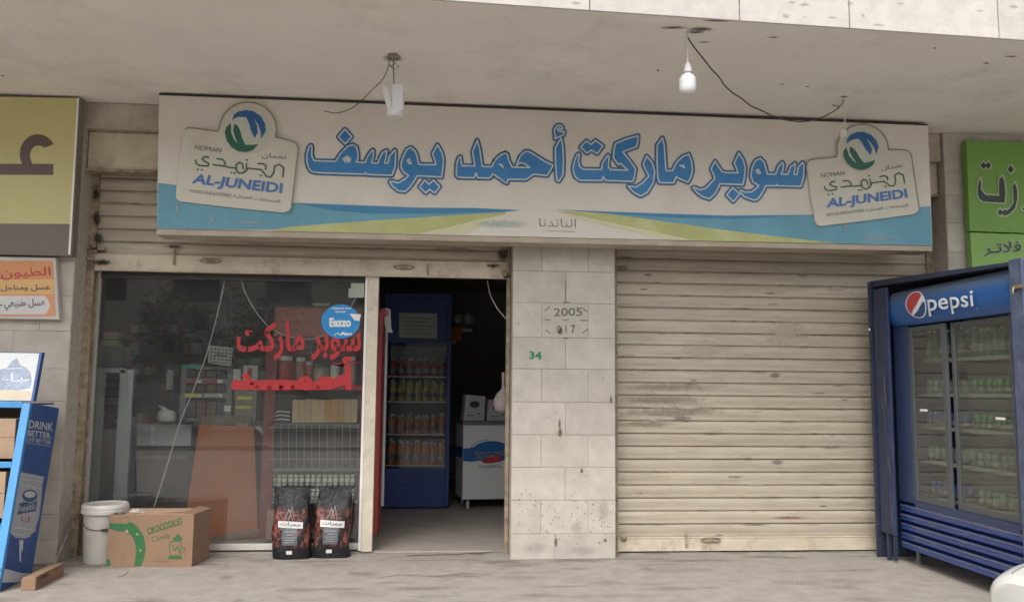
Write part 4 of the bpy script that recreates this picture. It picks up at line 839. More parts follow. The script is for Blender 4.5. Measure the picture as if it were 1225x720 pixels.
# film bag poking out of the carton
mb = MB(); base_ = A+n2*.17+dv*.35+up; vs = []
random.seed(4); vs = [base_+Vector((.08*math.cos(a), .06*math.sin(a), random.uniform(-.01, .01))) for a in [k*math.pi/5 for k in range(10)]]+[base_+Vector((.045*math.cos(a), .035*math.sin(a), random.uniform(.01, .035))) for a in [k*math.pi/5+.2 for k in range(10)]]+[base_+Vector((0,0,.03))]
mb.add(vs, [(k, (k+1) % 10, 10+(k+1) % 10, 10+k) for k in range(10)]+[(10+k, 10+(k+1) % 10, 20) for k in range(10)])
o = mb.build('plastic_bag', mat('clear_film', (.42,.36,.30), .3, .2, 20), None, at=base_); tag(o, 'crumpled clear plastic bag poking out of the open printed carton', 'bag')

m_bag = bpy.data.materials.new('charcoal_bag'); m_bag.use_nodes = True; nn = m_bag.node_tree.nodes; ll = m_bag.node_tree.links; b_ = nn['Principled BSDF']; b_.inputs['Roughness'].default_value = .42; b_.inputs['Specular IOR Level'].default_value = .3
g_ = nn.new('ShaderNodeTexCoord'); mp = nn.new('ShaderNodeMapping'); mp.inputs['Scale'].default_value = (1, 1, .7); ll.new(g_.outputs['Object'], mp.inputs[0])
vo = nn.new('ShaderNodeTexVoronoi'); vo.inputs['Scale'].default_value = 26; vo.feature = 'DISTANCE_TO_EDGE'; ll.new(mp.outputs[0], vo.inputs['Vector'])
nz = nn.new('ShaderNodeTexNoise'); nz.inputs['Scale'].default_value = 14; nz.inputs['Detail'].default_value = 6; ll.new(mp.outputs[0], nz.inputs['Vector'])
r1_ = nn.new('ShaderNodeValToRGB'); r1_.color_ramp.elements[0].position = .0; r1_.color_ramp.elements[0].color = (.25,.10,.07,1); r1_.color_ramp.elements[1].position = .16; r1_.color_ramp.elements[1].color = (.07,.012,.012,1); ll.new(vo.outputs[0], r1_.inputs[0])
r2_ = nn.new('ShaderNodeValToRGB'); r2_.color_ramp.elements[0].position = .44; r2_.color_ramp.elements[0].color = (.012,.011,.013,1); r2_.color_ramp.elements[1].position = .56; r2_.color_ramp.elements[1].color = (1,1,1,1); ll.new(nz.outputs[0], r2_.inputs[0])
sx = nn.new('ShaderNodeSeparateXYZ'); ll.new(g_.outputs['Object'], sx.inputs[0])
zr1 = nn.new('ShaderNodeMapRange'); zr1.inputs[1].default_value = .44; zr1.inputs[2].default_value = .40; ll.new(sx.outputs[2], zr1.inputs[0])
zr2 = nn.new('ShaderNodeMapRange'); zr2.inputs[1].default_value = .09; zr2.inputs[2].default_value = .13; ll.new(sx.outputs[2], zr2.inputs[0])
mu = nn.new('ShaderNodeMath'); mu.operation = 'MULTIPLY'; ll.new(zr1.outputs[0], mu.inputs[0]); ll.new(zr2.outputs[0], mu.inputs[1])
mu2 = nn.new('ShaderNodeMath'); mu2.operation = 'MULTIPLY'; ll.new(mu.outputs[0], mu2.inputs[0]); ll.new(r2_.outputs[0], mu2.inputs[1])
mx = nn.new('ShaderNodeMix'); mx.data_type = 'RGBA'; mx.inputs[6].default_value = (.012,.011,.013,1); ll.new(mu2.outputs[0], mx.inputs[0]); ll.new(r1_.outputs[0], mx.inputs[7]); ll.new(mx.outputs[2], b_.inputs['Base Color'])
bp = nn.new('ShaderNodeBump'); bp.inputs['Distance'].default_value = .012; nz2 = nn.new('ShaderNodeTexNoise'); nz2.inputs['Scale'].default_value = 16; nz2.inputs['Detail'].default_value = 5; nz2.inputs['Distortion'].default_value = 1.5; ll.new(g_.outputs['Object'], nz2.inputs['Vector']); ll.new(nz2.outputs[0], bp.inputs['Height']); ll.new(bp.outputs[0], b_.inputs['Normal'])
def bag(x, y, label, lean, seed):
    t = thing('charcoal_bag', label, 'bag', (x, y, 0), 'charcoal bags on the pavement'); random.seed(seed)
    W_, D2, H_ = .33, .17, .60
    ph = [random.uniform(0, 6) for _ in range(6)]
    def S(u, v):                                      # u round the bag 0..1 (front at .25), v up 0..1
        a = 2*math.pi*u; w_ = W_/2*(1-.10*v+.05*math.sin(6*v+ph[0])*(1-v)+.03*(v > .93)); d_ = D2/2*max(.06, (1-v**3.2))*(.8+.35*math.sin(math.pi*min(1, v*1.1+.08)))
        cx_, sy_ = math.cos(a), math.sin(a); e = .62
        px_ = w_*math.copysign(abs(cx_)**e, cx_); py_ = -d_*math.copysign(abs(sy_)**e, sy_)
        wr = .004*math.sin(9*v+ph[1]+3*a)+.003*math.sin(17*v+ph[2]-5*a); return Vector((x+px_+lean*v*.05+wr, y+py_+v*.06+wr, v*H_))
    nu, nv = 36, 26; mb = MB(); vs = [S(i/nu, j/nv) for j in range(nv+1) for i in range(nu)]
    mb.add(vs, [(j*nu+i, j*nu+(i+1) % nu, (j+1)*nu+(i+1) % nu, (j+1)*nu+i) for j in range(nv) for i in range(nu)]+[tuple(reversed(range(nu))), tuple(nv*nu+i for i in range(nu))])
    mb.build('sack', m_bag, t, smooth=True)
    def F(s, h, l=0):                                 # s -1..1 across the front, h metres up
        v = h/H_; lo, hi = .02, .48
        for _ in range(18):
            m_ = (lo+hi)/2
            if S(m_, v).x-(x+lean*v*.05) > s*W_/2: lo = m_
            else: hi = m_
        q = S((lo+hi)/2, v); return q+Vector((0, -.003-l, 0))
    def patch(name, s0, s1, h0, h1, m, l=0, sk=0, nx=10, ny=3):
        mb = MB(); mb.add([F(s0+(s1-s0)*i/nx, h0+(h1-h0)*j/ny+sk*(i/nx), l) for j in range(ny+1) for i in range(nx+1)], [(j*(nx+1)+i, j*(nx+1)+i+1, (j+1)*(nx+1)+i+1, (j+1)*(nx+1)+i) for j in range(ny) for i in range(nx)]); return mb.build(name, m, t)
    patch('label', -.62, .66, .270, .325, mat('bag_white', (.55,.54,.53), .4, .05), .001, -.012)
    patch('grey_panel', -.42, .38, .12, .262, mat('bag_grey', (.10,.11,.125), .4, .3, 40), .0005, 0, 8, 8)
    mb = MB(); ftext(mb, ar('جمرات'), [(-.50,.318),(.56,.306),(.56,.270),(-.50,.283)], F, .003, .015); mb.build('lettering', m_black, t)
    mb = MB(); fstroke(mb, [(-.25,.34),(-.1,.42),(0,.385),(.08,.44),(.2,.35)], .012, F, .002); fstroke(mb, [(-.1,.335),(0,.375),(.1,.335)], .010, F, .002)
    for h, a_, b2 in ((.235,-.3,.28),(.21,-.2,.2),(.185,-.32,.3),(.165,-.25,.25),(.145,-.3,.25)): fstroke(mb, [(a_, h), (b2, h)], .006, F, .0025)
    mb.build('print', mat('bag_print', (.32,.29,.28), .4, .2, 60), t)
    patch('size_label', -.2, .1, .045, .075, mat('bag_white', (0,0,0)), .001, 0, 4, 1)
bag(-1.255, .135, 'black and red charcoal bag, left one of two under the shop window', -.6, 2)
bag(-.925, .175, 'black and red charcoal bag, right one of two beside the cream door post', .4, 9)

# dust and scratches on the fridge, dents of grime on the grille
fx_ = lambda y, z, l=0: Vector((FX-.024-l, y, z)); random.seed(61)
softblots([(random.uniform(-1.85, -.3), random.choice([.165, .245, .325, .405, .485])+random.uniform(-.01, .02), random.uniform(.02, .14), random.uniform(.004, .010)) for _ in range(40)], fx_, 'grime', softmat('grille_dust', (.24,.24,.25), .5, 50), fr)
softblots([(CX-.001+0, 0, 0, 0)][:0]+[(random.uniform(-.28, -.08), random.uniform(.4, 2.3), random.uniform(.01, .03), random.uniform(.02, .2)) for _ in range(16)], lambda y, z, l=0: Vector((CX-.0165-l, y, z)), 'scratches', softmat('cage_dust', (.15,.16,.19), .5, 60), cg)
# ------------------------------------------------------------------ blue rack for bottled water, far left
m_lb = mat('rack_light_blue', (.06,.26,.55), .45, .08, 6); m_rb = mat('rack_blue', (.03,.085,.27), .5, .14, 6, dirt=(.10,.16,.30), damt=.5, dscale=7)
m_pap = mat('board_white', (.60,.62,.64), .5, .06, 3); m_rgrey = mat('print_grey', (.36,.38,.41), .5, .12, 30)
RX = -3.13
rk = thing('bottle_rack', 'leaning blue rack for bottled water with DRINK BETTER side panel, far left', 'rack', (-3.5, -.7, 0))
rm_ = lambda x, y, l=0: X(x, y, RX+l)
tl, tr = X(37, 482, RX), X(71, 488, RX); br = X(37.5, 694, RX); bl = Vector((RX, br.y-(tr.y-tl.y), 0)); br.z = .02
mb = MB(); mb.prism([bl, br, tr, tl], (-.03, 0, 0)); sp_ = mb.build('side_panel', m_rb, rk, bevel=.003)
mb = MB(); mb.prism([bl+Vector((-.66,0,0)), br+Vector((-.66,0,0)), tr+Vector((-.66,0,0)), tl+Vector((-.66,0,0))], (-.03, 0, 0)); mb.build('side_panel', m_rb, rk)
def post(x, a, b, s=.03): mb = MB(); mb.hexa([(x-s, a.y-s, a.z), (x+s, a.y-s, a.z), (x+s, a.y+s*.3, a.z), (x-s, a.y+s*.3, a.z)], [(x-s, b.y-s, b.z), (x+s, b.y-s, b.z), (x+s, b.y+s*.3, b.z), (x-s, b.y+s*.3, b.z)]); return mb.build('post', m_lb, rk, bevel=.003)
post(RX-.02, bl, tl); post(RX-.67, bl, tl)
for f_ in (.02, .33, .66, .99):
    p_ = bl.lerp(tl, f_); q_ = br.lerp(tr, f_); mb = MB(); mb.box((RX-.64, p_.y-.03, p_.z-.022), (RX-.05, p_.y+.0, p_.z+.022)); mb.build('crossbar', m_lb, rk, bevel=.003)
    mb = MB(); mb.box((RX-.66, p_.y, p_.z-.006), (RX-.04, q_.y-.01, p_.z+.006)); mb.build('shelf', m_rb, rk)
mb = MB(); mb.hexa([(RX-.66, br.y-.01, 0), (RX-.03, br.y-.01, 0), (RX-.03, br.y, 0), (RX-.66, br.y, 0)], [(RX-.66, tr.y-.01, 1.3), (RX-.03, tr.y-.01, 1.3), (RX-.03, tr.y, 1.3), (RX-.66, tr.y, 1.3)]); mb.build('back_panel', mat('rack_back', (.40,.27,.19), .8, .1, 5), rk)
# header board
h0 = Vector((RX, tl.y-.02, tl.z+.03)); hy = tl.y+.1
ha, hb = P(50.5, 421.5, hy+.06), P(40, 480, hy-.04); mb = MB()
mb.hexa([(hb.x-.62, hb.y, hb.z), hb, hb+Vector((0,.05,0)), (hb.x-.62, hb.y+.05, hb.z)], [(ha.x-.64, ha.y, ha.z), ha, ha+Vector((0,.05,0)), (ha.x-.64, ha.y+.05, ha.z)]); hb_ = mb.build('header_board', m_rb, rk, bevel=.003)
def hmx(x, y, l=0):
    t = (y-421.5)/(480-421.5); Y_ = ha.y+(hb.y-ha.y)*t; return P(x, y, Y_-.003-l)
mb = MB(); fpoly(mb, [(-60,421),(47,422.5),(37,479),(-60,478)], hmx); mb.build('board_face', m_pap, hb_)
mb = MB(); fpoly(mb, [(-20,446),(8,440),(14,432),(20,428),(24,436),(32,440),(37,446),(38,456),(36,464),(20,467),(-20,466)], hmx, .001); mb.build('smudge', mat('board_smudge', (.30,.36,.47), .5, .2, 20), hb_)
mb = MB(); ftext(mb, ar('ـبـاع'), [(2,447),(36,444),(35,461),(1,463)], hmx, .002, .02); fstroke(mb, [(8,441),(26,440)], 1.2, hmx, .002); mb.build('lettering', m_pap, hb_)
mb = MB(); fpoly(mb, [(-60,470),(10,466),(38,468),(37,478),(-60,477)], hmx, .001); mb.build('stripe', mat('board_sand', (.55,.47,.36), .5, .08), hb_)
m_wt = mat('panel_print', (.52,.54,.56), .5, .1, 40)
c5 = crop(rm_, 0, 400, 4.5); c6 = crop(rm_, 0, 560, 5.142)
mb = MB(); ftext(mb, 'DRINK', [(160,460),(288,478),(284,520),(155,503)], c5, .002, .02); ftext(mb, 'BETTER.', [(152,512),(280,530),(276,562),(147,545)], c5, .002, .02); ftext(mb, 'LIVE BETTER', [(145,552),(276,570),(272,590),(141,573)], c5, .002, .01); fstroke(mb, [(140,582),(270,600)], 2.5, c5, .002)
mb.build('lettering', m_wt, sp_)
mb = MB(); fpoly(mb, [(125,22),(272,50),(262,95),(255,180),(240,300),(225,345),(218,385),(160,432),(95,425),(50,385),(55,345),(68,290),(90,180),(118,75)], c6, .001); mb.build('bottle_picture', m_rgrey, sp_)
mb = MB()
for a_, b2 in (((120,35),(270,62)), ((115,60),(264,82)), ((58,358),(222,380)), ((52,395),(190,420)), ((120,100),(255,125))): fstroke(mb, [a_, b2], 4, c6, .002)
mb.build('bottle_lines', mat('panel_pale', (.50,.53,.58), .5, .1), sp_); mb = MB(); fpoly(mb, [(118,440),(145,440),(140,500),(130,520),(130,575),(120,570),(118,520)], c6, .002); fpoly(mb, [(0,612),(60,622),(120,640),(185,645),(178,700),(0,700)], c6, .002)
mb.build('splash_picture', MATS['panel_pale'], sp_)
mb = MB(); fpoly(mb, [(118,215),(150,205),(190,212),(228,200),(220,262),(180,268),(145,275),(108,285)], c6, .0025); fpoly(mb, ell(184,168,46,38,20), c6, .0025); mb.build('bottle_label', mat('label_navy', (.035,.09,.19), .5, .15, 30), sp_)
mb = MB(); ftext(mb, 'health', [(122,222),(218,214),(214,252),(116,266)], c6, .004, 0); fpoly(mb, ell(184,160,34,20,16), c6, .004); mb.build('label_print', m_wt, sp_)
mb = MB(); ftext(mb, '1:1', [(135,292),(182,296),(178,330),(130,326)], c6, .0025, .01); mb.build('red_print', mat('print_red', (.40,.06,.06), .5, .1), sp_)
cbx = mat('cardboard_leaf', (.36,.25,.165), .85, .1, 8)
for i, (f_, hh) in enumerate(((.68, .30), (.36, .34), (.04, .3))):
    p_ = bl.lerp(tl, f_); t = thing('shelf_carton', ['brown carton on the top shelf of the blue water rack', 'brown carton on the middle shelf of the blue water rack', 'brown carton on the bottom shelf of the blue water rack'][i], 'box', (RX-.35, p_.y+.2, p_.z+.01), 'cartons on the water rack')
    mb = MB(); mb.box((RX-.60, p_.y+.07, p_.z+.01), (RX-.09, p_.y+.36, p_.z+.01+hh)); mb.build('box_body', cbx, t, bevel=.004); mb = MB(); mb.box((RX-.60, p_.y+.066, p_.z+.01+hh*.55), (RX-.09, p_.y+.07, p_.z+.01+hh*.60)); mb.build('tape', m_card2, t)
# small flattened carton in front of the rack
a_, b_, c_ = G(42, 706, 0), G(72, 690, 0), G(80, 676, 0)
fl_ = thing('flat_carton', 'small flat brown carton with black print on the ground below the blue rack', 'box', a_)
e1 = (b_-a_); e1.z = 0; pz = Vector((0, 0, .10)); e2 = Vector((-e1.y, e1.x, 0)).normalized()*.10
mb = MB(); mb.hexa([a_, a_+e1*1.15, a_+e1*1.15+e2, a_+e2], [a_+pz, a_+e1*1.15+pz, a_+e1*1.15+e2+pz*.9, a_+e2+pz*.9]); mb.build('box_body', m_card, fl_, bevel=.004)
nrm = Vector((e1.y, -e1.x, 0)).normalized()
fm = lambda x, y, l=0: a_+e1*x+pz*(1-y)+nrm*(.002+l)
mb = MB(); ftext(mb, 'LOVING', [(.08,.15),(.5,.12),(.5,.40),(.08,.45)], fm, 0, .03); fstroke(mb, [(.1,.65),(.6,.6)], .03, fm); fstroke(mb, [(.7,.2),(.95,.18)], .04, fm); mb.build('print', m_black, fl_)
mb = MB(); q = G(63, 676, 0); mb.hexa([q, q+Vector((.02,0,0)), q+Vector((.02,.02,0)), q+Vector((0,.02,0))], [q+Vector((.03,.2,.27)), q+Vector((.045,.2,.27)), q+Vector((.045,.21,.27)), q+Vector((.03,.21,.27))]); tag(mb.build('wooden_stick', m_guide, None, at=q), 'thin dark stick leaning on the stone wall behind the flat carton', 'stick')

# ------------------------------------------------------------------ inside: left part behind the glass
def bxp(mb, px0, py0, px1, py1, Y, d):               # a box whose front face spans two photo points on plane Y
    a, b = P(px0, py0, Y), P(px1, py1, Y); mb.box((a.x, Y, a.z), (b.x, Y+d, b.z)); return mb
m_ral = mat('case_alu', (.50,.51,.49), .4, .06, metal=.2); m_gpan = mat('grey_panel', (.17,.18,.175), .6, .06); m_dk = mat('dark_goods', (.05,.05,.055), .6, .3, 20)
m_brown = mat('counter_board', (.44,.13,.045), .6, .12, 3); m_wh = mat('white_goods', (.60,.61,.58), .5, .1, 20); m_lg = mat('light_grey', (.44,.46,.46), .5, .08)
dc = thing('display_case', 'narrow aluminium display case with a column of dark packets, behind the left of the window', 'display case', P(130, 610, .6))
mb = MB(); bxp(mb, 112, 446, 116, 616, .60, .03); mb.build('post', m_ral, dc); mb = MB(); bxp(mb, 144, 442, 150, 616, .60, .04); mb.build('post', m_ral, dc)
mb = MB(); bxp(mb, 112, 440, 150, 446, .60, .35); mb.build('top', m_ral, dc); mb = MB(); bxp(mb, 114, 513, 145, 616, .62, .3); mb.build('lower_panel', m_gpan, dc); mb = MB(); bxp(mb, 116, 446, 146, 513, .80, .02); mb.build('back', m_lg, dc)
for i in range(6):
    y_ = 452+i*10.6; mb = MB(); bxp(mb, 126, y_, 141, y_+6, .70, .05); mb.build('packet', m_dk, dc)
lc = thing('glass_counter', 'grey shop counter with a pale top edge behind the window, left of the brown board', 'counter', P(180, 620, 1.1))
mb = MB(); bxp(mb, 151, 507, 228, 533, 1.1, .5); mb.build('top_box', m_lg, lc); mb = MB(); bxp(mb, 151, 533, 228, 640, 1.14, .45); mb.build('base', m_dk, lc)
mb = MB(); bxp(mb, 181, 509, 184, 532, 1.095, .01); mb.build('edge_strip', m_wh, lc)
mb = MB(); bxp(mb, 160, 545, 222, 549, 1.12, .02); mb.build('rail', m_gpan, lc)
bb = thing('counter_board', 'tall brown board counter front with slanted left edge in the window', 'counter', P(265, 650, .95))
mb = MB(); mb.prism([P(x, y, .95) for x, y in ((238,507),(304,510),(309,641),(262,648),(218,648),(224,604))], (0, .03, 0)); mb.build('front_board', m_brown, bb, bevel=.003)
mb = MB(); mb.prism([P(x, y, .97) for x, y in ((232,503),(318,503),(320,509),(232,509))], (0, .5, 0)); mb.build('counter_top', m_dk, bb)
mb = MB(); mb.prism([P(x, y, .93) for x, y in ((246,643),(318,630),(320,634),(250,650))], (0, .02, 0)); mb.build('skirting', mat('dusty_wood', (.23,.17,.13), .8, .1), bb)
mb = MB(); mb.prism([P(x, y, .93) for x, y in ((304,510),(310,509),(322,520),(318,523))], (0, .02, 0)); mb.build('corner_strip', m_lg, bb)
def simple(name, label, cat, m, px0, py0, px1, py1, Y, d, group=None, bevel=.004, extra=()):
    t = thing(name, label, cat, P(px0, py1, Y), group); mb = MB(); bxp(mb, px0, py0, px1, py1, Y, d); mb.build('body', m, t, bevel=bevel)
    for (nm, mm, a0, b0, a1, b1) in extra: mb = MB(); bxp(mb, a0, b0, a1, b1, Y-.004, .003); mb.build(nm, mm, t)
    return t
m_rack = mat('rack_grey', (.15,.165,.17), .5, .08)
m_rd = mat('price_red', (.42,.04,.06), .5, .1); m_yl = mat('price_yellow', (.62,.58,.06), .5, .08); m_teal = mat('teal', (.03,.30,.24), .5, .1); m_pk = mat('pack_maroon', (.12,.05,.05), .5, .3, 30)
cr = thing('cigarette_rack', 'grey cigarette rack with red, white and yellow price strips on the counter', 'rack', P(245, 503, .98))
for (x0, y0, x1, y1) in ((217,440,221,503),(272,440,276,503),(217,438,276,442),(217,500,276,504)):
    mb = MB(); bxp(mb, x0, y0, x1, y1, .98, .25); mb.build('frame', m_rack, cr)
mb = MB(); bxp(mb, 218, 440, 275, 503, 1.22, .01); mb.build('back', m_dk, cr)
for y_, m1, m2 in ((455,m_rd,m_rd),(472,m_yl,m_lg)):
    mb = MB(); bxp(mb, 220, y_-3, 274, y_+4, .985, .2); mb.build('shelf', m_rack, cr)
    for x0, x1, mm in ((221,236,m1),(236,241,m_wh),(244,259,m2),(260,266,m_wh)): mb = MB(); bxp(mb, x0, y_-1, x1, y_+3, .975, .006); mb.build('price_strip', mm, cr)
mb = MB(); bxp(mb, 218, 436, 242, 441, .975, .02); mb.build('header_strip', m_teal, cr); mb = MB(); bxp(mb, 268, 485, 276, 492, .972, .006); mb.build('tag', m_wh, cr)
random.seed(8)
for k, (y0, y1) in enumerate(((443,451),(460,468),(480,499))):
    for i in range(4):
        x0 = 223+i*12.2; simple('cigarette_pack_row', ['dark', 'maroon', 'brown', 'black'][i]+' cigarette packs on the '+['top', 'middle', 'bottom'][k]+' shelf of the grey rack', 'packs', [m_dk, m_pk, mat('pack_brown', (.13,.10,.07), .5, .3, 30), m_dk][i], x0, y0, x0+10.5, y1, 1.0+.01*i, .12, 'cigarette packs in the grey rack')
yp = simple('yellow_label_pack', 'pack with two yellow labels standing right of the cigarette rack', 'pack', mat('clear_pack', (.20,.19,.15), .4, .2, 20), 281, 466, 306, 503, 1.0, .2, extra=(('label', m_yl, 284, 474, 301, 478), ('label', m_yl, 282, 485, 301, 489)))
simple('folded_carton', 'pale folded carton on the counter between rack and yellow labelled pack', 'box', mat('dull_card', (.16,.14,.11), .8, .2, 20), 240, 497, 300, 508, .965, .15)
t = thing('paper_roll', 'pale upright paper roll standing behind the left end of the cigarette rack', 'roll', P(203, 466, 1.2)); c = P(203, 466, 1.25); mb = MB(); mb.lathe([(.035,0),(.038,.01),(.038,.19),(.03,.2),(.012,.2)], c, 16); mb.build('roll', m_lg, t, smooth=True)
mb = MB(); c = P(199.5, 497, 1.0); random.seed(6)
vs = []
for j, (r, z) in enumerate(((.075,-.05),(.09,-.02),(.085,.03),(.06,.05),(.035,.065),(.03,.085),(.012,.10))):
    vs += [c+Vector((r*random.uniform(.8,1.15)*math.cos(k*math.pi/6)+(-.05 if j > 3 else 0)*(j-3)*.5, r*.7*math.sin(k*math.pi/6), z)) for k in range(12)]
mb.add(vs, [(j*12+k, j*12+(k+1) % 12, (j+1)*12+(k+1) % 12, (j+1)*12+k) for j in range(6) for k in range(12)]+[tuple(72+k for k in range(12))])
tag(mb.build('white_bag', m_wh, None, at=c, smooth=True), 'small knotted white plastic bag on the grey counter', 'bag')
# price card hanging in a wire basket
t = thing('price_card', 'white card with dark grid print hanging in front of the cigarette rack', 'card', P(263, 425, .85))
mb = MB(); mb.prism([P(x, y, .85) for x, y in ((250,413),(279,416),(276,438),(249,434))], (0, .006, 0)); mb.build('card', mat('card_pink', (.50,.46,.46), .6, .06), t)
mb = MB(); mm = onY(.846)
for i in range(5): fstroke(mb, [(251,417+i*4),(277,419+i*4)], .7, mm)
for i in range(6): fstroke(mb, [(253+i*4.6,416),(252+i*4.6,434)], .6, mm)
ftext(mb, ar('سجائر'), [(256,420),(272,421),(271,428),(255,427)], mm, .001, .02); mb.build('print', m_dk, t)
mb = MB()
for i in range(8): mb.tube([P(245+i*5.5, 405, .88), P(245+i*5.5, 440, .88)], .003, 4)
for i in range(5): mb.tube([P(244, 406+i*8, .88), P(285, 406+i*8, .88)], .003, 4)
for x in (265, 269, 277): mb.tube([P(x, 405, .88), P(x-1, 330, .88)], .003, 4)
tag(mb.build('wire_basket', m_dk, None, at=P(263, 420, .88)), 'dark wire basket hanging on thin wires behind the price card', 'basket')
wire('white_cable', 'long white cable running diagonally down the shop window to the carton', [P(270,331,.44), P(258,385,.44), P(247,425,.44), P(232,465,.44), P(215,505,.44), P(202,550,.44), P(187,598,.42), P(184,606,.42)], .0055, m_cord)
wire('white_cable', 'white cable drooping across the upper window behind the blue sticker', [P(287,331,.42), P(293,350,.42), P(305,372,.42), P(320,390,.42), P(335,399,.42), P(350,404,.42), P(372,406,.42), P(392,399,.42), P(410,385,.42), P(428,352,.42)], .0055, m_cord)
wire('white_cable', 'thin white cable hanging in the top right of the doorway', [P(583,336,.6), P(586,352,.6), P(594,368,.6), P(604,380,.6), P(613,386,.6)], .0045, m_cord)
# pink card panel and red shelving
m_pink = mat('faded_red_card', (.42,.13,.11), .7, .12, 4); m_mar = mat('maroon_paint', (.20,.03,.035), .5, .12)
t = thing('red_card_panel', 'faded red cardboard panel standing above the shelves behind the blue sticker', 'panel', P(385, 403, .9)); mb = MB(); bxp(mb, 329, 367, 432, 404, .9, .25); mb.build('panel', m_pink, t, bevel=.004); mb = MB(); bxp(mb, 329, 385, 432, 386.5, .896, .004); mb.build('fold', m_mar, t)
RB_ = mat('red_board', (.40,.025,.03), .5, .12)
sh_ = thing('red_shelving', 'maroon shelving with wire front standing behind the right half of the window', 'shelving', P(375, 645, .7))
for x in (319, 433): mb = MB(); bxp(mb, x, 404, x+4, 645, .72, .03); mb.build('upright', m_mar, sh_); mb = MB(); bxp(mb, x, 404, x+4, 645, 1.12, .03); mb.build('upright', m_mar, sh_)
for y_ in (406, 463, 506, 560, 598, 640): mb = MB(); bxp(mb, 320, y_, 436, y_+3.5, .72, .42); mb.build('shelf', m_mar if y_ < 480 else m_rack, sh_)
mb = MB(); bxp(mb, 330, 407, 432, 427, .99, .02); mb.build('header_board', RB_, sh_); mb = MB(); bxp(mb, 323, 459, 434, 466.5, .705, .012); mb.build('edge_board', RB_, sh_)
mb = MB()
for i in range(12): mb.tube([P(327+i*9.2, 508, .71), P(327+i*9.2, 560, .71)], .0025, 4)
for y_ in (511, 534, 549): mb.tube([P(322, y_, .705), P(436, y_, .705)], .003, 4)
mb.build('wire_front', m_ral, sh_); mb = MB(); bxp(mb, 321, 404, 436, 645, 1.16, .01); mb.build('back', mat('dull_back', (.12,.11,.11), .8, .15), sh_)
random.seed(12)
m_b1 = mat('beige_carton', (.56,.43,.26), .7, .1, 12, rnd=.12); m_b2 = mat('orange_carton', (.56,.33,.14), .7, .1, 12, rnd=.1)
for i in range(10):
    x0 = 350+i*7.8; simple('beige_carton', 'slim '+('orange tinted' if 5 <= i <= 7 else 'beige')+' carton, '+['leftmost', 'second from left', 'third from left', 'fourth from left', 'fifth from left', 'sixth from left', 'seventh from left', 'third from right', 'second from right', 'rightmost'][i]+' of the row on the wire front shelf', 'box', m_b2 if 5 <= i <= 7 else m_b1, x0, 478+random.uniform(-.8, .8), x0+6.8, 505.5, .74+random.uniform(0, .012), .25, 'slim cartons in a row on the shelf', .003)
t = simple('striped_pack', 'dark pack with white stripes left of the beige cartons', 'pack', m_dk, 328, 490, 347, 505.5, .75, .2); mb = MB(); mm = onY(.745)
for i in range(3): fstroke(mb, [(329,493+i*4.6),(336,491.6+i*4.6),(346,493+i*4.6)], 1.3, mm)
mb.build('stripe', m_wh, t)
m_can = mat('canned_pack', (.60,.64,.56), .35, .3, 50)
for i in range(5):
    for j in range(2):
        x0 = 324+i*20.4; t = thing('wrapped_cans', 'shrink wrapped pale green cans, '+['lower', 'upper'][j]+' pack, '+['leftmost', 'second from left', 'middle', 'second from right', 'rightmost'][i]+' stack on the low shelf', 'pack', P(x0, 598, .75), 'wrapped packs of cans on the low shelf')
        mb = MB()
        for k in range(3):
            a_ = P(x0+3.3+k*6.5, 597.5-j*17, .80); mb.lathe([(.020,0),(.0225,.006),(.0225,.105),(.018,.112)], a_, 10)
        o = mb.build('cans', m_can, t, smooth=True); mb = MB()
        for yy in (594-j*17, 588-j*17, 584-j*17): bxp(mb, x0+.4, yy-.8, x0+19.6, yy+.4, .7765, .001)
        mb.build('wrap', mat('wrap_print', (.10,.16,.12), .4, .3, 60), t)
simple('pink_carton', 'pinkish brown carton on the floor under the red shelving, behind the left bag', 'box', mat('pink_card', (.33,.20,.15), .8, .1), 319, 610, 337, 645, .66, .3)
# tins and jars on the upper shelf
def jar(px, py, r, h, m, lid, label, Y=.8, cat='jar', name='jar'):
    c = P(px, py, Y); t = thing(name, label, cat, c); mb = MB(); mb.lathe([(r*.92,0),(r,.01),(r,h*.8),(r*.85,h*.86)], c, 16); mb.build('body', m, t, smooth=True); mb = MB(); mb.lathe([(r*.88,h*.86),(r*.9,h*.99),(r*.8,h)], c, 16); mb.build('lid', lid, t, smooth=True)
m_tin = mat('red_tin', (.36,.045,.03), .35, .15, 30); m_jr = mat('glass_jar', (.27,.27,.20), .3, .35, 35)
jar(341, 463, .075, .30, m_tin, m_wh, 'wide red tin on the upper red shelf', name='tin', cat='tin'); jar(359, 463, .05, .29, mat('dull_tin', (.28,.12,.10), .4, .2), m_wh, 'narrow dull red tin right of the wide red tin', name='tin', cat='tin')
jar(369, 463, .035, .25, m_tin, m_lg, 'small red bottle between the tins and the pale jar', name='small_bottle', cat='bottle'); jar(384, 463, .075, .22, m_jr, m_dk, 'pale patterned jar with a dark green lid in the middle of the upper shelf')
jar(400, 463, .045, .25, m_wh, m_tin, 'white jar with red lid right of the patterned jar'); jar(418, 463, .065, .30, mat('check_tin', (.36,.28,.24), .4, .45, 40), m_wh, 'speckled beige tin at the right end of the upper shelf', name='tin', cat='tin')
simple('black_box', 'small black box above the tins between the red letters', 'box', m_dk, 355, 408, 374, 424, .78, .1)
simple('poster_cup', 'pale card with a red figure left of the red shelving', 'card', m_lg, 291, 437, 308, 456, .9, .02, extra=(('figure', m_rd, 296, 440, 301, 456),))
simple('dark_box', 'dark green box on the shelf left of the wide red tin', 'box', mat('dark_green', (.05,.08,.06), .5, .3), 284, 428, 312, 437, 1.1, .25)
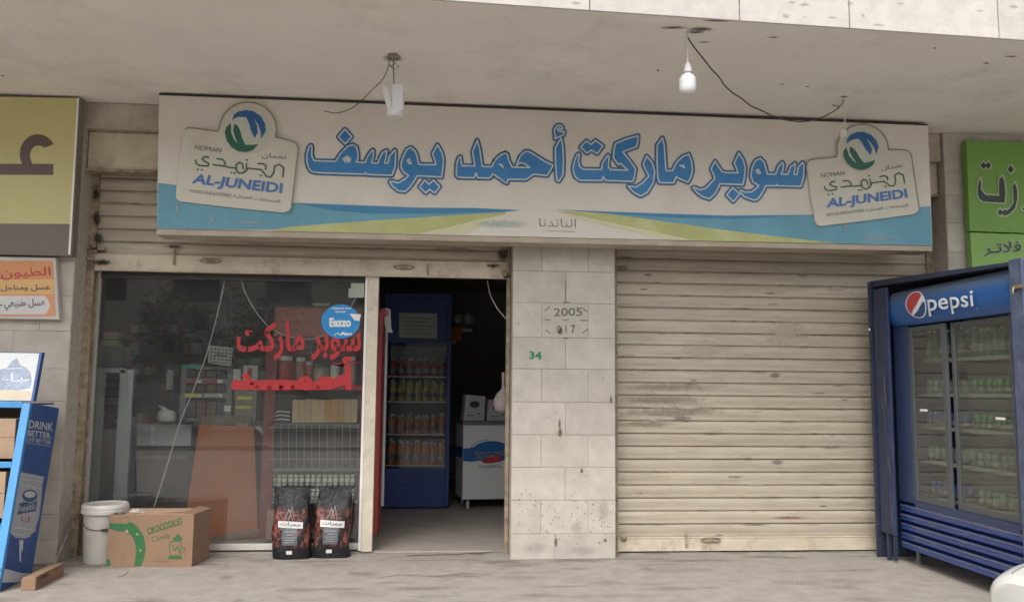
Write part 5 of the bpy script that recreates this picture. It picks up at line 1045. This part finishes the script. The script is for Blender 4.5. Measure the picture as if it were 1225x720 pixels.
simple('back_shelf', 'tall dark shelf of goods standing in shadow behind the glass counter', 'shelf', m_dk, 165, 400, 262, 470, 2.6, .4)
random.seed(77)
gcol = [mat('goods_'+n_, c_, .6, .35, 30) for n_, c_ in (('tan', (.34,.24,.13)), ('red', (.30,.05,.05)), ('white', (.5,.5,.47)), ('green', (.06,.18,.08)), ('blue', (.06,.10,.26)), ('black', (.04,.04,.04)))]
gn = ['tan', 'red', 'white', 'green', 'blue', 'black']
for r_, (yb_, hh_) in enumerate(((398, 14), (423, 15), (448, 15), (473, 15))):
    x0 = 156
    for i in range(9):
        k_ = random.randrange(6); wd_ = random.uniform(7, 12); simple('grocery_box', gn[k_]+' goods on the dim back shelf, '+['top', 'second', 'third', 'lowest'][r_]+' row, '+ordinal(i, 9), 'goods', gcol[k_], x0, yb_-hh_*random.uniform(.6, 1), x0+wd_, yb_, 2.3+random.uniform(0, .06), .12, 'goods on the dim back shelf'); x0 += wd_+random.uniform(.5, 2.5)
t = thing('back_shelf_rack', 'dim grey rack of goods at the back, seen left of the price card', 'rack', P(205, 480, 2.28))
for yb_ in (398, 423, 448, 473): mb = MB(); bxp(mb, 152, yb_, 262, yb_+2, 2.28, .3); mb.build('shelf', m_rack, t)
for i, (px0, px1, h_, k_) in enumerate(((153,161,9,2),(163,170,13,0),(172,177,8,1),(222,229,7,4))):
    simple('counter_item', ['white carton', 'tan carton', 'small red carton', 'small blue carton'][i]+' standing on the grey glass counter', 'box', gcol[k_], px0, 507-h_, px1, 507, 1.15, .1)
for i, (px0, px1, py0, py1) in enumerate(((279,288,441,455),(308,317,443,455),(284,296,506,512))):
    simple('loose_carton', ['dull white carton left of the red figure card', 'dull green carton right of the red figure card', 'small tan carton on top of the brown board'][i], 'box', gcol[(2,3,0)[i]], px0, py0, px1, py1, .96, .1)
simple('torn_wrapper', 'crumpled white wrapper lying on top of the faded red panel', 'wrapper', m_wh, 374, 362, 394, 366.5, .95, .08, bevel=.01)
simple('pink_packet', 'pale pink packet on top of the display case', 'packet', mat('pink_p', (.40,.22,.20), .6, .1), 124, 397, 141, 405, .9, .1); simple('green_packet', 'green packet lying on top of the display case', 'packet', mat('green_p', (.12,.34,.07), .6, .1), 121, 407, 139, 412, .85, .1)
simple('case_top_box', 'grey box stack carrying the packets on top of the aluminium case', 'box', m_gpan, 116, 412, 146, 440, .86, .2)

# ------------------------------------------------------------------ inside: doorway
ds = thing('red_display_stand', 'narrow maroon display stand seen edge on just inside the doorway', 'stand', P(455, 640, .8))
mb = MB(); mb.prism([P(x, y, .62) for x, y in ((454,372),(458,372),(451,640),(444,640))], (0, .5, 0)); mb.build('side', mat('stand_red', (.28,.035,.03), .5, .15), ds, bevel=.004)
mb = MB(); mb.prism([P(x, y, 1.14) for x, y in ((461,395),(464,395),(459,605),(455,605))], (0, .03, 0)); mb.build('edge', m_lg, ds)
c = P(458, 374, .66); mb = MB(); mb.lathe([(.02,-.012),(.045,-.006),(.045,.006),(.02,.012)], c+Vector((.01,0,0)), 16, 'y'); mb.build('badge', m_mar, ds)
mb = MB(); mb.prism([P(x, y, .9) for x, y in ((461,368),(467,370),(468,392),(470,398),(462,397),(460,385))], (0, .01, 0)); tag(mb.build('torn_paper', mat('old_paper', (.42,.42,.38), .8, .1), None, at=P(465, 385, .9)), 'torn pale paper stuck beside the top of the maroon stand', 'paper')
YF = 3.0
df = thing('dark_blue_fridge', 'dark blue drinks fridge with a sheet of paper on its header, inside the doorway', 'fridge', P(500, 608, YF))
fa, fb = P(461, 350, YF), P(536.5, 603, YF); m_db = mat('deep_blue', (.02,.045,.2), .45, .1, 4)
mb = MB(); mb.box((fa.x, YF, .03), (fa.x+.05, YF+.65, fa.z)); mb.box((fb.x-.05, YF, .03), (fb.x, YF+.65, fa.z)); mb.box((fa.x+.05, YF+.6, .03), (fb.x-.05, YF+.65, fa.z)); mb.box((fa.x+.05, YF, fa.z-.04), (fb.x-.05, YF+.6, fa.z)); mb.box((fa.x+.05, YF, .03), (fb.x-.05, YF+.6, P(500, 560, YF).z)); mb.box((fa.x+.05, YF, P(500, 410, YF).z), (fb.x-.05, YF+.04, fa.z-.04)); mb.build('cabinet', m_db, df, bevel=.005)
mb = MB(); mb.prism([P(x, y, YF-.01) for x, y in ((477.5,374),(523,375),(523,405),(477,403.5))], (0, .006, 0)); pp = mb.build('paper_sheet', mat('notice_paper', (.42,.43,.41), .8, .05), df)
mb = MB(); mm = onY(YF-.014)
for i in range(5): fstroke(mb, [(482,380+i*4.6),(517-(i % 2)*6,380.5+i*4.6)], .8, mm)
mb.build('writing', m_rack, pp)
for z_ in (568, 576, 584, 592):
    mb = MB(); a_ = P(467, z_, YF-.012); b_ = P(531, z_+3.4, YF-.012); mb.box((a_.x, YF-.014, a_.z), (b_.x, YF-.002, b_.z)); mb.build('louvre', m_db, df, bevel=.002)
mb = MB(); mb.box((fa.x+.05, YF-.004, P(500, 560, YF).z), (fb.x-.05, YF+.002, P(500, 410, YF).z)); mb.build('pane', glass('cooler_glass', (.9,.92,.95), 1.2, .03, .02), df)
mb = MB(); mb.box((fa.x+.052, YF+.58, P(500, 559, YF).z), (fb.x-.052, YF+.598, P(500, 412, YF).z)); mb.build('liner', m_liner, df)
for (py, mA, nm, lb_, capm) in ((450, mat('red_white_pack', (.36,.05,.05), .4, .5, 40), 'red labelled bottles', 'red', m_wh), (480, mat('yellow_juice', (.48,.38,.08), .3, .25, 30), 'yellow juice bottles', 'yellow', m_wh), (519, mat('orange_white', (.50,.20,.06), .3, .3, 25), 'orange juice bottles', 'orange', m_wh), (556, mat('orange_juice', (.48,.15,.03), .3, .2, 20), 'deep orange juice bottles', 'deep orange', m_wh)):
    z_ = P(500, py, YF+.06).z; mb = MB(); mb.box((fa.x+.055, YF+.03, z_-.012), (fb.x-.055, YF+.55, z_)); mb.build('shelf', m_wire, df)
    nb = 7; hgt = {450: .22, 480: .26, 519: .24, 556: .31}[py]
    goods('juice_bottle', bottle(.040, hgt), mA, 'bottle', lb_+' juice bottle in the dark blue doorway fridge', nm+' in the dark blue fridge', [(fa.x+.11+(fb.x-fa.x-.22)*i/(nb-1), YF+.09+random.uniform(-.01, .01), z_+.001) for i in range(nb)], capm, 10, back=(.03, .11))
# chest freezer
cf = thing('chest_freezer', 'white chest freezer with a blue and red Arabic ice cream logo inside the doorway', 'freezer', P(580, 600, 2.9))
F0, F1 = P(553, 597, 2.9), P(640, 592, 2.9); zt3 = P(553, 508, 2.9).z; zb3 = P(553, 597.5, 2.9).z
ang = .12; ex = Vector((math.cos(ang), math.sin(ang), 0)); ey = Vector((-math.sin(ang), math.cos(ang), 0)); o_ = Vector((F0.x, 2.9, 0))
def FB_(u, v, z): return o_+ex*u+ey*v+Vector((0, 0, z))
def fbox(mb, u0, u1, v0, v1, z0, z1): return mb.hexa([FB_(u0,v0,z0),FB_(u1,v0,z0),FB_(u1,v1,z0),FB_(u0,v1,z0)], [FB_(u0,v0,z1),FB_(u1,v0,z1),FB_(u1,v1,z1),FB_(u0,v1,z1)])
m_fw = mat('freezer_white', (.74,.75,.77), .4, .04, 3)
fw = 1.15; fd = .62
fbox(mb := MB(), 0, fw, 0, fd, zb3, zt3); mb.build('body', m_fw, cf, bevel=.012)
fbox(mb := MB(), -.01, fw+.01, -.012, fd+.01, zt3+.002, zt3+.05); mb.build('lid_frame', m_rack, cf, bevel=.006)
def FRM(px, py, l=0): d = ray(px, py); n_ = -ey; t = (o_-CAM).dot(n_)/d.dot(n_); return CAM+d*t+n_*(.003+l)
fcz = crop(FRM, 530, 500, 6.545)
def FLM(px, py, l=0): d = ray(px, py); n_ = -ex; t = (o_-CAM).dot(n_)/d.dot(n_); return CAM+d*t+n_*(.003+l)
mb = MB(); fpoly(mb, [(157,238),(215,232),(300,205),(300,330),(230,340),(157,335)], fcz, .0); fpoly(mb, ell(380,262,155,84,30), fcz, .001); fpoly(mb, [(520,250),(560,240),(700,235),(700,330),(560,335)], fcz, .0005); mb.build('blue_logo', mat('logo_mid_blue', (.02,.13,.38), .4, .1), cf)
mb = MB(); fpoly(mb, [(0,215),(150,240),(150,330),(0,290)], crop(FLM, 532, 500, 7.0), 0); mb.build('blue_band', mat('logo_mid_blue', (0,0,0)), cf)
mb = MB(); fpoly(mb, [(300,338),(340,308),(400,292),(450,292),(450,340),(390,350),(330,352)], fcz, .002); mb.build('red_patch', mat('logo_red', (.45,.05,.06), .4, .1), cf)
a2, b2 = MB(), MB(); wz = ar('ايسبيرج'); qz = [(255,240),(515,230),(515,300),(255,328)]
ftext(a2, wz, qz, fcz, .003, .05, .02); ftext(b2, wz, qz, fcz, .0045, .02, .02); a2.build('lettering_outline', m_wh, cf); b2.build('lettering', mat('logo_ink', (.012,.02,.07), .4, .05), cf)
mb = MB(); fstroke(mb, ell(375,268,172,102,14,190,262), 5, fcz, .002); ftext(mb, 'ICEBERG', [(280,370),(455,362),(455,386),(280,392)], fcz, .002, .0); mb.build('small_print', m_rack, cf)
for u in (.08, fw-.08):
    for v in (.08, fd-.08): c = FB_(u, v, 0); mb = MB(); mb.lathe([(.035,-.02),(.04,-.012),(.04,.012),(.035,.02)], c+Vector((0,0,.04)), 14, 'x'); mb.box(c+Vector((-.02,-.02,.06)), c+Vector((.02,.02,zb3+.002))); mb.build('castor', m_lg, cf)
for i, (u, wd, hh, dz) in enumerate(((.01,.26,.32,-.02),(.30,.28,.26,.04),(.62,.26,.28,0))):
    t = thing('freezer_box', ['grey printed box at the left end of the freezer lid', 'grey printed box in the middle of the freezer lid', 'grey printed box at the right of the freezer lid'][i], 'box', FB_(u, .1, zt3+.05), 'boxes on the freezer')
    mb = MB(); mb.hexa([FB_(u,.06,zt3+.051),FB_(u+wd,.06,zt3+.051),FB_(u+wd,.34,zt3+.051),FB_(u,.34,zt3+.051)], [FB_(u+.03,.10,zt3+.05+hh),FB_(u+wd+.02,.10,zt3+.03+hh),FB_(u+wd+.02,.38,zt3+.03+hh),FB_(u+.03,.38,zt3+.05+hh)]); mb.build('body', mat('grey_card', (.50,.50,.50), .7, .08), t, bevel=.003)
    if i < 2:
        fm2 = lambda x, y, l=0: FB_(u+.01+x*wd+.02*(1-y), .06+.04*(1-y), zt3+.05+hh*(1-y))-ey*(.004+l)
        mb = MB(); fpoly(mb, ell(.45,.38,.25,.13,16), fm2); ftext(mb, 'FRESH', [(.25,.32),(.65,.32),(.65,.44),(.25,.44)], fm2, .001, .02); fpoly(mb, rect(.62,.70,.72,.76), fm2); fstroke(mb, [(.15,.8),(.5,.8)], .03, fm2); mb.build('print', m_dk, t)
# bag hanging at the door jamb, goods glinting in the dark
c = P(602, 480, 1.2); mb = MB(); random.seed(9); vs = []; prof = [(.02,.30),(.015,.16),(.03,.12),(.07,.08),(.095,.02),(.10,-.04),(.08,-.09),(.03,-.115)]
for r, z in prof: vs += [c+Vector((r*random.uniform(.88,1.1)*math.cos(k*math.pi/8), r*.7*math.sin(k*math.pi/8), z)) for k in range(16)]
mb.add(vs, [(j*16+k, j*16+(k+1) % 16, (j+1)*16+(k+1) % 16, (j+1)*16+k) for j in range(7) for k in range(16)]+[tuple(112+k for k in range(16))])
tag(mb.build('hanging_bag', mat('bag_pinkish', (.42,.36,.34), .5, .15, 20), None, at=c, smooth=True), 'pinkish white plastic bag hanging at the right side of the doorway', 'bag')
t = thing('wall_fitting', 'white lamp fitting with a lit looking tube end high in the dark doorway', 'fitting', P(552, 400, 4.2)); mb = MB(); bxp(mb, 552, 393, 565, 397, 4.2, .06); mb.build('tube', m_wh, t); mb = MB(); bxp(mb, 540, 391, 552, 408, 4.2, .08); mb.build('bracket', m_brown, t); mb = MB(); bxp(mb, 540, 407, 546, 411, 4.18, .06); mb.build('clip', m_wh, t)
for i, px in enumerate((547, 560)):
    c = P(px, 382, 4.1); mb = MB(); mb.lathe([(.02,.09),(.07,.05),(.085,0),(.06,-.05),(.02,-.07)], c, 10); tag(mb.build('wrapped_bundle', mat('bundle_grey', (.30,.31,.37), .6, .25, 12), None, at=c), ['grey wrapped bundle on the left above the dark doorway fitting', 'grey wrapped bundle on the right above the dark doorway fitting'][i], 'bundle', 'wrapped bundles high in the doorway')

# ------------------------------------------------------------------ white car by the kerb, only its front corner in view
car = thing('parked_car', 'white car of which only the rounded front corner shows at the bottom right', 'car', (4.6, -4.15, -.13))
cx0, cy0 = 2.80, -3.22                                # nose and the side towards the shop
def halfw(x):                                         # plan outline: rounded nose and tail
    t = min(1, max(0, (x-cx0)/.45)); e = min(1, max(0, (cx0+4.1-x)/.4)); return .84*(.80+.20*math.sqrt(1-(1-t)**2))*(.86+.14*math.sqrt(1-(1-e)**2))
def ztop(x):
    u = x-cx0; return .585+.055*min(1, u/.22)**.6+.16*min(1, u/1.2) if u < 1.2 else (.80 if u < 3.5 else .80-.05*(u-3.5))
secs = [0, .03, .08, .16, .28, .45, .8, 1.2, 1.8, 2.4, 3.0, 3.5, 3.8, 4.0, 4.08, 4.1]; ns = 28; vs = []; yc = cy0-.84
for s in secs:
    x = cx0+s; hw = halfw(x); z1 = ztop(x); z0_ = .08
    for k in range(ns):
        a = 2*math.pi*k/ns; ca, sa = math.cos(a), math.sin(a); e = .32
        vs.append((x, yc+hw*math.copysign(abs(ca)**e, ca)*(1-.06*max(0, sa)), (z0_+z1)/2+(z1-z0_)/2*math.copysign(abs(sa)**e, sa)))
m_car = mat('car_white', (.66,.66,.63), .25, .03, 2, coat=.6); mb = MB(); mb.add(vs, [(j*ns+k, j*ns+(k+1) % ns, (j+1)*ns+(k+1) % ns, (j+1)*ns+k) for j in range(len(secs)-1) for k in range(ns)]+[tuple(range(ns)), tuple((len(secs)-1)*ns+k for k in reversed(range(ns)))])
bd = mb.build('body', m_car, car, smooth=True)
cab = []
for x, hw, zt_ in ((1.1,.70,.80),(1.75,.60,1.28),(2.3,.60,1.34),(3.1,.58,1.28),(3.75,.66,.82)): cab.append((cx0+x, hw, zt_))
mb = MB(); vs = []
for x, hw, z in cab: vs += [(x, yc-.72, .76), (x, yc-hw, z-.03), (x, yc-hw+.06, z), (x, yc+hw-.06, z), (x, yc+hw, z-.03), (x, yc+.72, .76)]
mb.add(vs, [(j*6+k, j*6+k+1, (j+1)*6+k+1, (j+1)*6+k) for j in range(4) for k in range(5)]+[tuple(range(6)), tuple(24+k for k in reversed(range(6)))]); mb.build('cabin', mat('car_glass', (.03,.035,.035), .08, .02), car)
mb = MB(); mb.box((cx0+1.8, yc-.56, 1.30), (cx0+3.1, yc+.56, 1.37)); mb.build('roof', m_car, car, bevel=.03)
for x in (.75, 3.3):
    for s in (-1, 1):
        c = Vector((cx0+x, yc+s*.74, .17)); mb = MB(); mb.lathe([(.2,-.1),(.29,-.1),(.30,-.06),(.30,.06),(.29,.1),(.2,.1)], c, 28, 'y'); wv = mb.build('wheel', m_black, car, smooth=True); mb = MB(); mb.lathe([(.05,-.105),(.2,-.09),(.2,.09),(.05,.105)], c, 20, 'y'); mb.build('rim', m_ral, wv)
for s in (-1, 1):
    mb = MB(); c = Vector((cx0+.03, yc+s*.36, .44)); mb.lathe([(.03,-.045),(.085,-.04),(.10,0),(.10,.05)], c, 20, 'x'); mb.build('headlight', mat('lamp_glass', (.5,.5,.5), .15, .05), car, smooth=True)
for sg in (1, -1):
    pts = []
    for s in (.06, .1, .16, .28, .45, .8, 1.15):
        a = math.radians(58); e_ = .32; x = cx0+s; pts.append((x, yc+sg*(halfw(x)*abs(math.cos(a))**e_*(1-.06*math.sin(a))-.0), (.08+ztop(x))/2+(ztop(x)-.08)/2*abs(math.sin(a))**e_+.001))
    mb = MB(); mb.tube(pts, .0035, 5); mb.build('bonnet_seam', m_rack, car)
mb = MB(); mb.tube([(cx0+.02+.0*i, yc-.6+.1*i, .30) for i in range(13)], .012, 6); mb.build('bumper_seam', m_rack, car)

# ------------------------------------------------------------------ across the road: what the window glass mirrors
ob = thing('apartment_building', 'pale apartment block across the road, seen only as a reflection in the window', 'building', (-4, -24, 0))
mb = MB(); mb.box((-14, -30, -.1), (3, -22, 7.5)); mb.build('wall', m_stone, ob)
for i in range(5):
    for j in range(2): mb = MB(); mb.box((-12.6+i*3.2, -22.05, 1.2+j*3.2), (-11.0+i*3.2, -21.99, 2.8+j*3.2)); mb.build('window', m_dk, ob)
m_leaf = mat('tree_leaf', (.05,.07,.03), .8, .3, 5); random.seed(21)
tr_ = thing('roadside_tree', 'dark roadside tree across the road, seen only as a reflection in the window', 'tree', (-7, -18, 0)); mb = MB(); mb.tube([(-7,-18,-.1),(-6.9,-18,1.2),(-7.05,-18,2.4)], .16, 8, .07); mb.tube([(-6.9,-18,1.3),(-6.2,-17.8,2.5)], .06, 6, .03); mb.build('trunk', m_guide, tr_)
mb = MB()
for cl in range(13):
    o2 = Vector((-6.9+random.uniform(-1.9, 1.9), -18+random.uniform(-1.2, 1.2), 3.0+random.uniform(-1.0, 1.3))); rr = random.uniform(.4, .95)
    for _ in range(230):
        d = Vector((random.gauss(0,1), random.gauss(0,1), random.gauss(0,1))).normalized()*rr*random.uniform(.3, 1.15); c = o2+d; a = random.uniform(0, 6.28); s = random.uniform(.06, .15)
        mb.add([c+Vector((s*math.cos(a), s*math.sin(a), 0)), c+Vector((-s*math.sin(a)*.5, s*math.cos(a)*.5, s*.6)), c-Vector((s*math.cos(a), s*math.sin(a), s*.2))], [(0, 1, 2)])
mb.build('crown', m_leaf, tr_)
